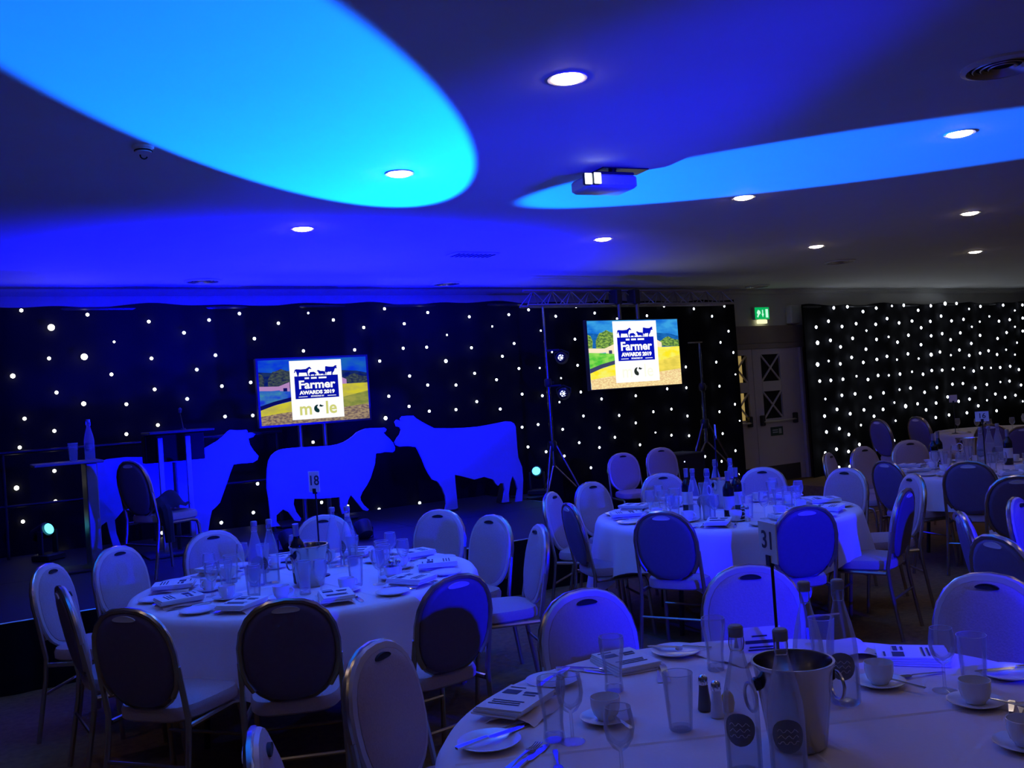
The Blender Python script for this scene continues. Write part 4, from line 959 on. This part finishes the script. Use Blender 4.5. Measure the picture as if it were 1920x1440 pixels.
# ---------------------------------------------------------------- laid places on the other tables
NAMES = ['nearest the camera', 'at the near right', 'right of the near right', 'at the right end', 'at the far right', 'right of the farthest place', 'at the farthest place', 'at the far left', 'at the left end', 'at the near left']
SIDE = {'L': 'on the left table', 'M': 'on the middle table', 'R': 'on the right table'}
def lay(key, n, off, skip=()):
    cx, cy = TABLES[key]; view = atan2(-cy, -cx); S_ = SIDE[key]
    for i in range(n):
        if i in skip: continue
        a = view+off+2*pi*i/n; e = Vector((cos(a), sin(a), 0)); s = Vector((-sin(a), cos(a), 0)); where = '%s %s' % (NAMES[i], S_)
        def P(r, t, dz=0): return Vector((cx, cy, TZ+dz))+e*r+s*t
        rz = a+pi/2
        PN(P(.70, 0), rz+.1*random.uniform(-1, 1), 'folded white napkin '+where, 'napkins '+S_)
        PB(P(.705, 0, .019), rz+.15*random.uniform(-1, 1), 'white printed programme on its napkin '+where, 'programmes on the tables')
        PK(P(.70, .105), rz+pi, 'table knife '+where, 'knives '+S_); PF(P(.70, -.095), rz+pi, 'table fork '+where, 'forks '+S_)
        PP(P(.745, -.205), rz, 'white side plate '+where, 'side plates '+S_)
        q_ = P(.50, .10); PS(q_, rz, 'white saucer '+where, 'saucers '+S_); PC(q_+Vector((0, 0, .0065)), rz+random.uniform(-1, 1), 'white coffee cup '+where, 'coffee cups '+S_)
        PW(P(.52, -.03), 0, 'stemmed wine glass '+where, 'wine glasses '+S_)
        (PPT if i % 2 else PBG)(P(.42, -.09), 0, 'water glass '+where, 'water glasses '+S_)
lay('L', 10, radians(10)); lay('M', 10, radians(-4)); lay('R', 10, radians(8))

# left table centre
def onT(px, py): return on(px, py)
PBK(on(583, 1098), radians(15), 'steel ice bucket in the middle of the left table', None)
PWN(on(560, 1098)+Vector((.02, .02, .012)), 0, 'dark wine bottle standing in the ice bucket of the left table', None, tilt=(radians(6), radians(-4)))
g = 'water bottles on the left table'
for (px, py), w_ in (((483, 1098), 'left one of the left pair'), ((511, 1093), 'right one of the left pair'), ((629, 1062), 'left one of the right pair'), ((657, 1060), 'right one of the right pair')):
    PWB(on(px, py), random.uniform(0, 6), 'clear water bottle on the left table, %s' % w_, g)
sign('table number card on a rod in front of the sheep cut-out, left table', '18', on(602, 1080), radians(-58), .46, w_=.075, hh=.115, tsz=.075)
PPE(on(735, 1085), 0, 'dark pepper shaker right of the bottles on the left table'); PSA(on(748, 1083), 0, 'white salt shaker right of the bottles on the left table')
# middle table centre
PWN(on(1291, 961), 1.0, 'dark wine bottle farthest left among the middle table bottles', 'wine bottles on the middle table')
PWN(on(1369, 972), -.6, 'dark wine bottle with pale label before the bucket of the middle table', 'wine bottles on the middle table')
PWN(on(1384, 962), .4, 'dark wine bottle behind the bucket rim of the middle table', 'wine bottles on the middle table')
g = 'water bottles on the middle table'
for (px, py), w_ in (((1304, 974), 'second from left in the row'), ((1331, 975), 'third from left in the row'), ((1346, 948), 'left one of the tall-looking rear pair'), ((1374, 946), 'right one of the tall-looking rear pair')):
    PWB(on(px, py), random.uniform(0, 6), 'clear water bottle of the middle table, '+w_, g)
PBK(on(1352, 958)+Vector((.14, .10, 0)), radians(-20), 'steel ice bucket half hidden behind bottles on the middle table', None)
sign('table number card seen edge-on above the middle table bottles', '', on(1360, 950)+Vector((0, .06, 0)), radians(55), .50, w_=.06, hh=.10, tsz=.055)
PPE(on(1394, 975), 0, 'dark pepper shaker right of the middle table bottles'); PSA(on(1402, 977), 0, 'white salt shaker right of the middle table bottles')
# right table centre
PWN(on(1762, 872), 2, 'dark wine bottle with white label at the left of the right table', 'wine bottles on the right table')
PWN(on(1753, 878), -2.3, 'dark wine bottle in front of its twin at the left of the right table', 'wine bottles on the right table')
PWN(on(1892, 871), .5, 'dark wine bottle near the right picture edge on the right table', 'wine bottles on the right table')
PBK(on(1815, 862), 0, 'steel ice bucket under the number 16 card on the right table', None)
g = 'water bottles on the right table'
for (px, py), w_ in (((1842, 872), 'left one under the number card'), ((1858, 868), 'middle one under the number card'), ((1874, 862), 'right one under the number card')):
    PWB(on(px, py), random.uniform(0, 6), 'clear water bottle of the right table, '+w_, g)
sign('table number card 16 facing the camera above the right table', '16', Vector((7.62, 4.86, TZ)), radians(-57), .42, w_=.105, hh=.085, tsz=.06)
# distant table: glasses and a number card
gl = [(-.5, .1), (-.35, -.3), (-.1, -.5), (.1, -.2), (-.2, .2), (.3, -.45), (-.62, -.15), (.05, .35), (.45, 0), (-.4, .45)]
ordn = ['first', 'second', 'third', 'fourth', 'fifth', 'sixth', 'seventh', 'eighth', 'ninth', 'tenth']
for i, (x, y) in enumerate(gl):
    PW((TABLES['S'][0]+x, TABLES['S'][1]+y, TZ), 0, 'pale wine glass on the distant table behind the right table', 'wine glasses on the distant table')
for i, (x, y) in enumerate([(-.7, .2), (-.6, -.4), (-.2, -.72), (.3, -.68), (-.45, .6), (.65, -.3)]):
    PN((TABLES['S'][0]+x, TABLES['S'][1]+y, TZ), i, 'white napkin on the distant table behind the right table', 'napkins on the distant table')
sign('small pale number card above the distant table before the star curtain', '', Vector((at_y(1787, 747, 7.85).x, 7.85, TZ)), radians(-60), .42, w_=.10, hh=.10, tsz=.06)

# on the stage's high table: bottle and glass
b0 = at_y(169, 858, hy); PWB((b0.x, hy, SZ+ht+.0115), .3, 'water bottle standing on the high table at the left of the stage')
b1 = at_y(138, 862, hy); PPT((b1.x, hy, SZ+ht+.0115), 0, 'tumbler beside the bottle on the high table at the left of the stage')
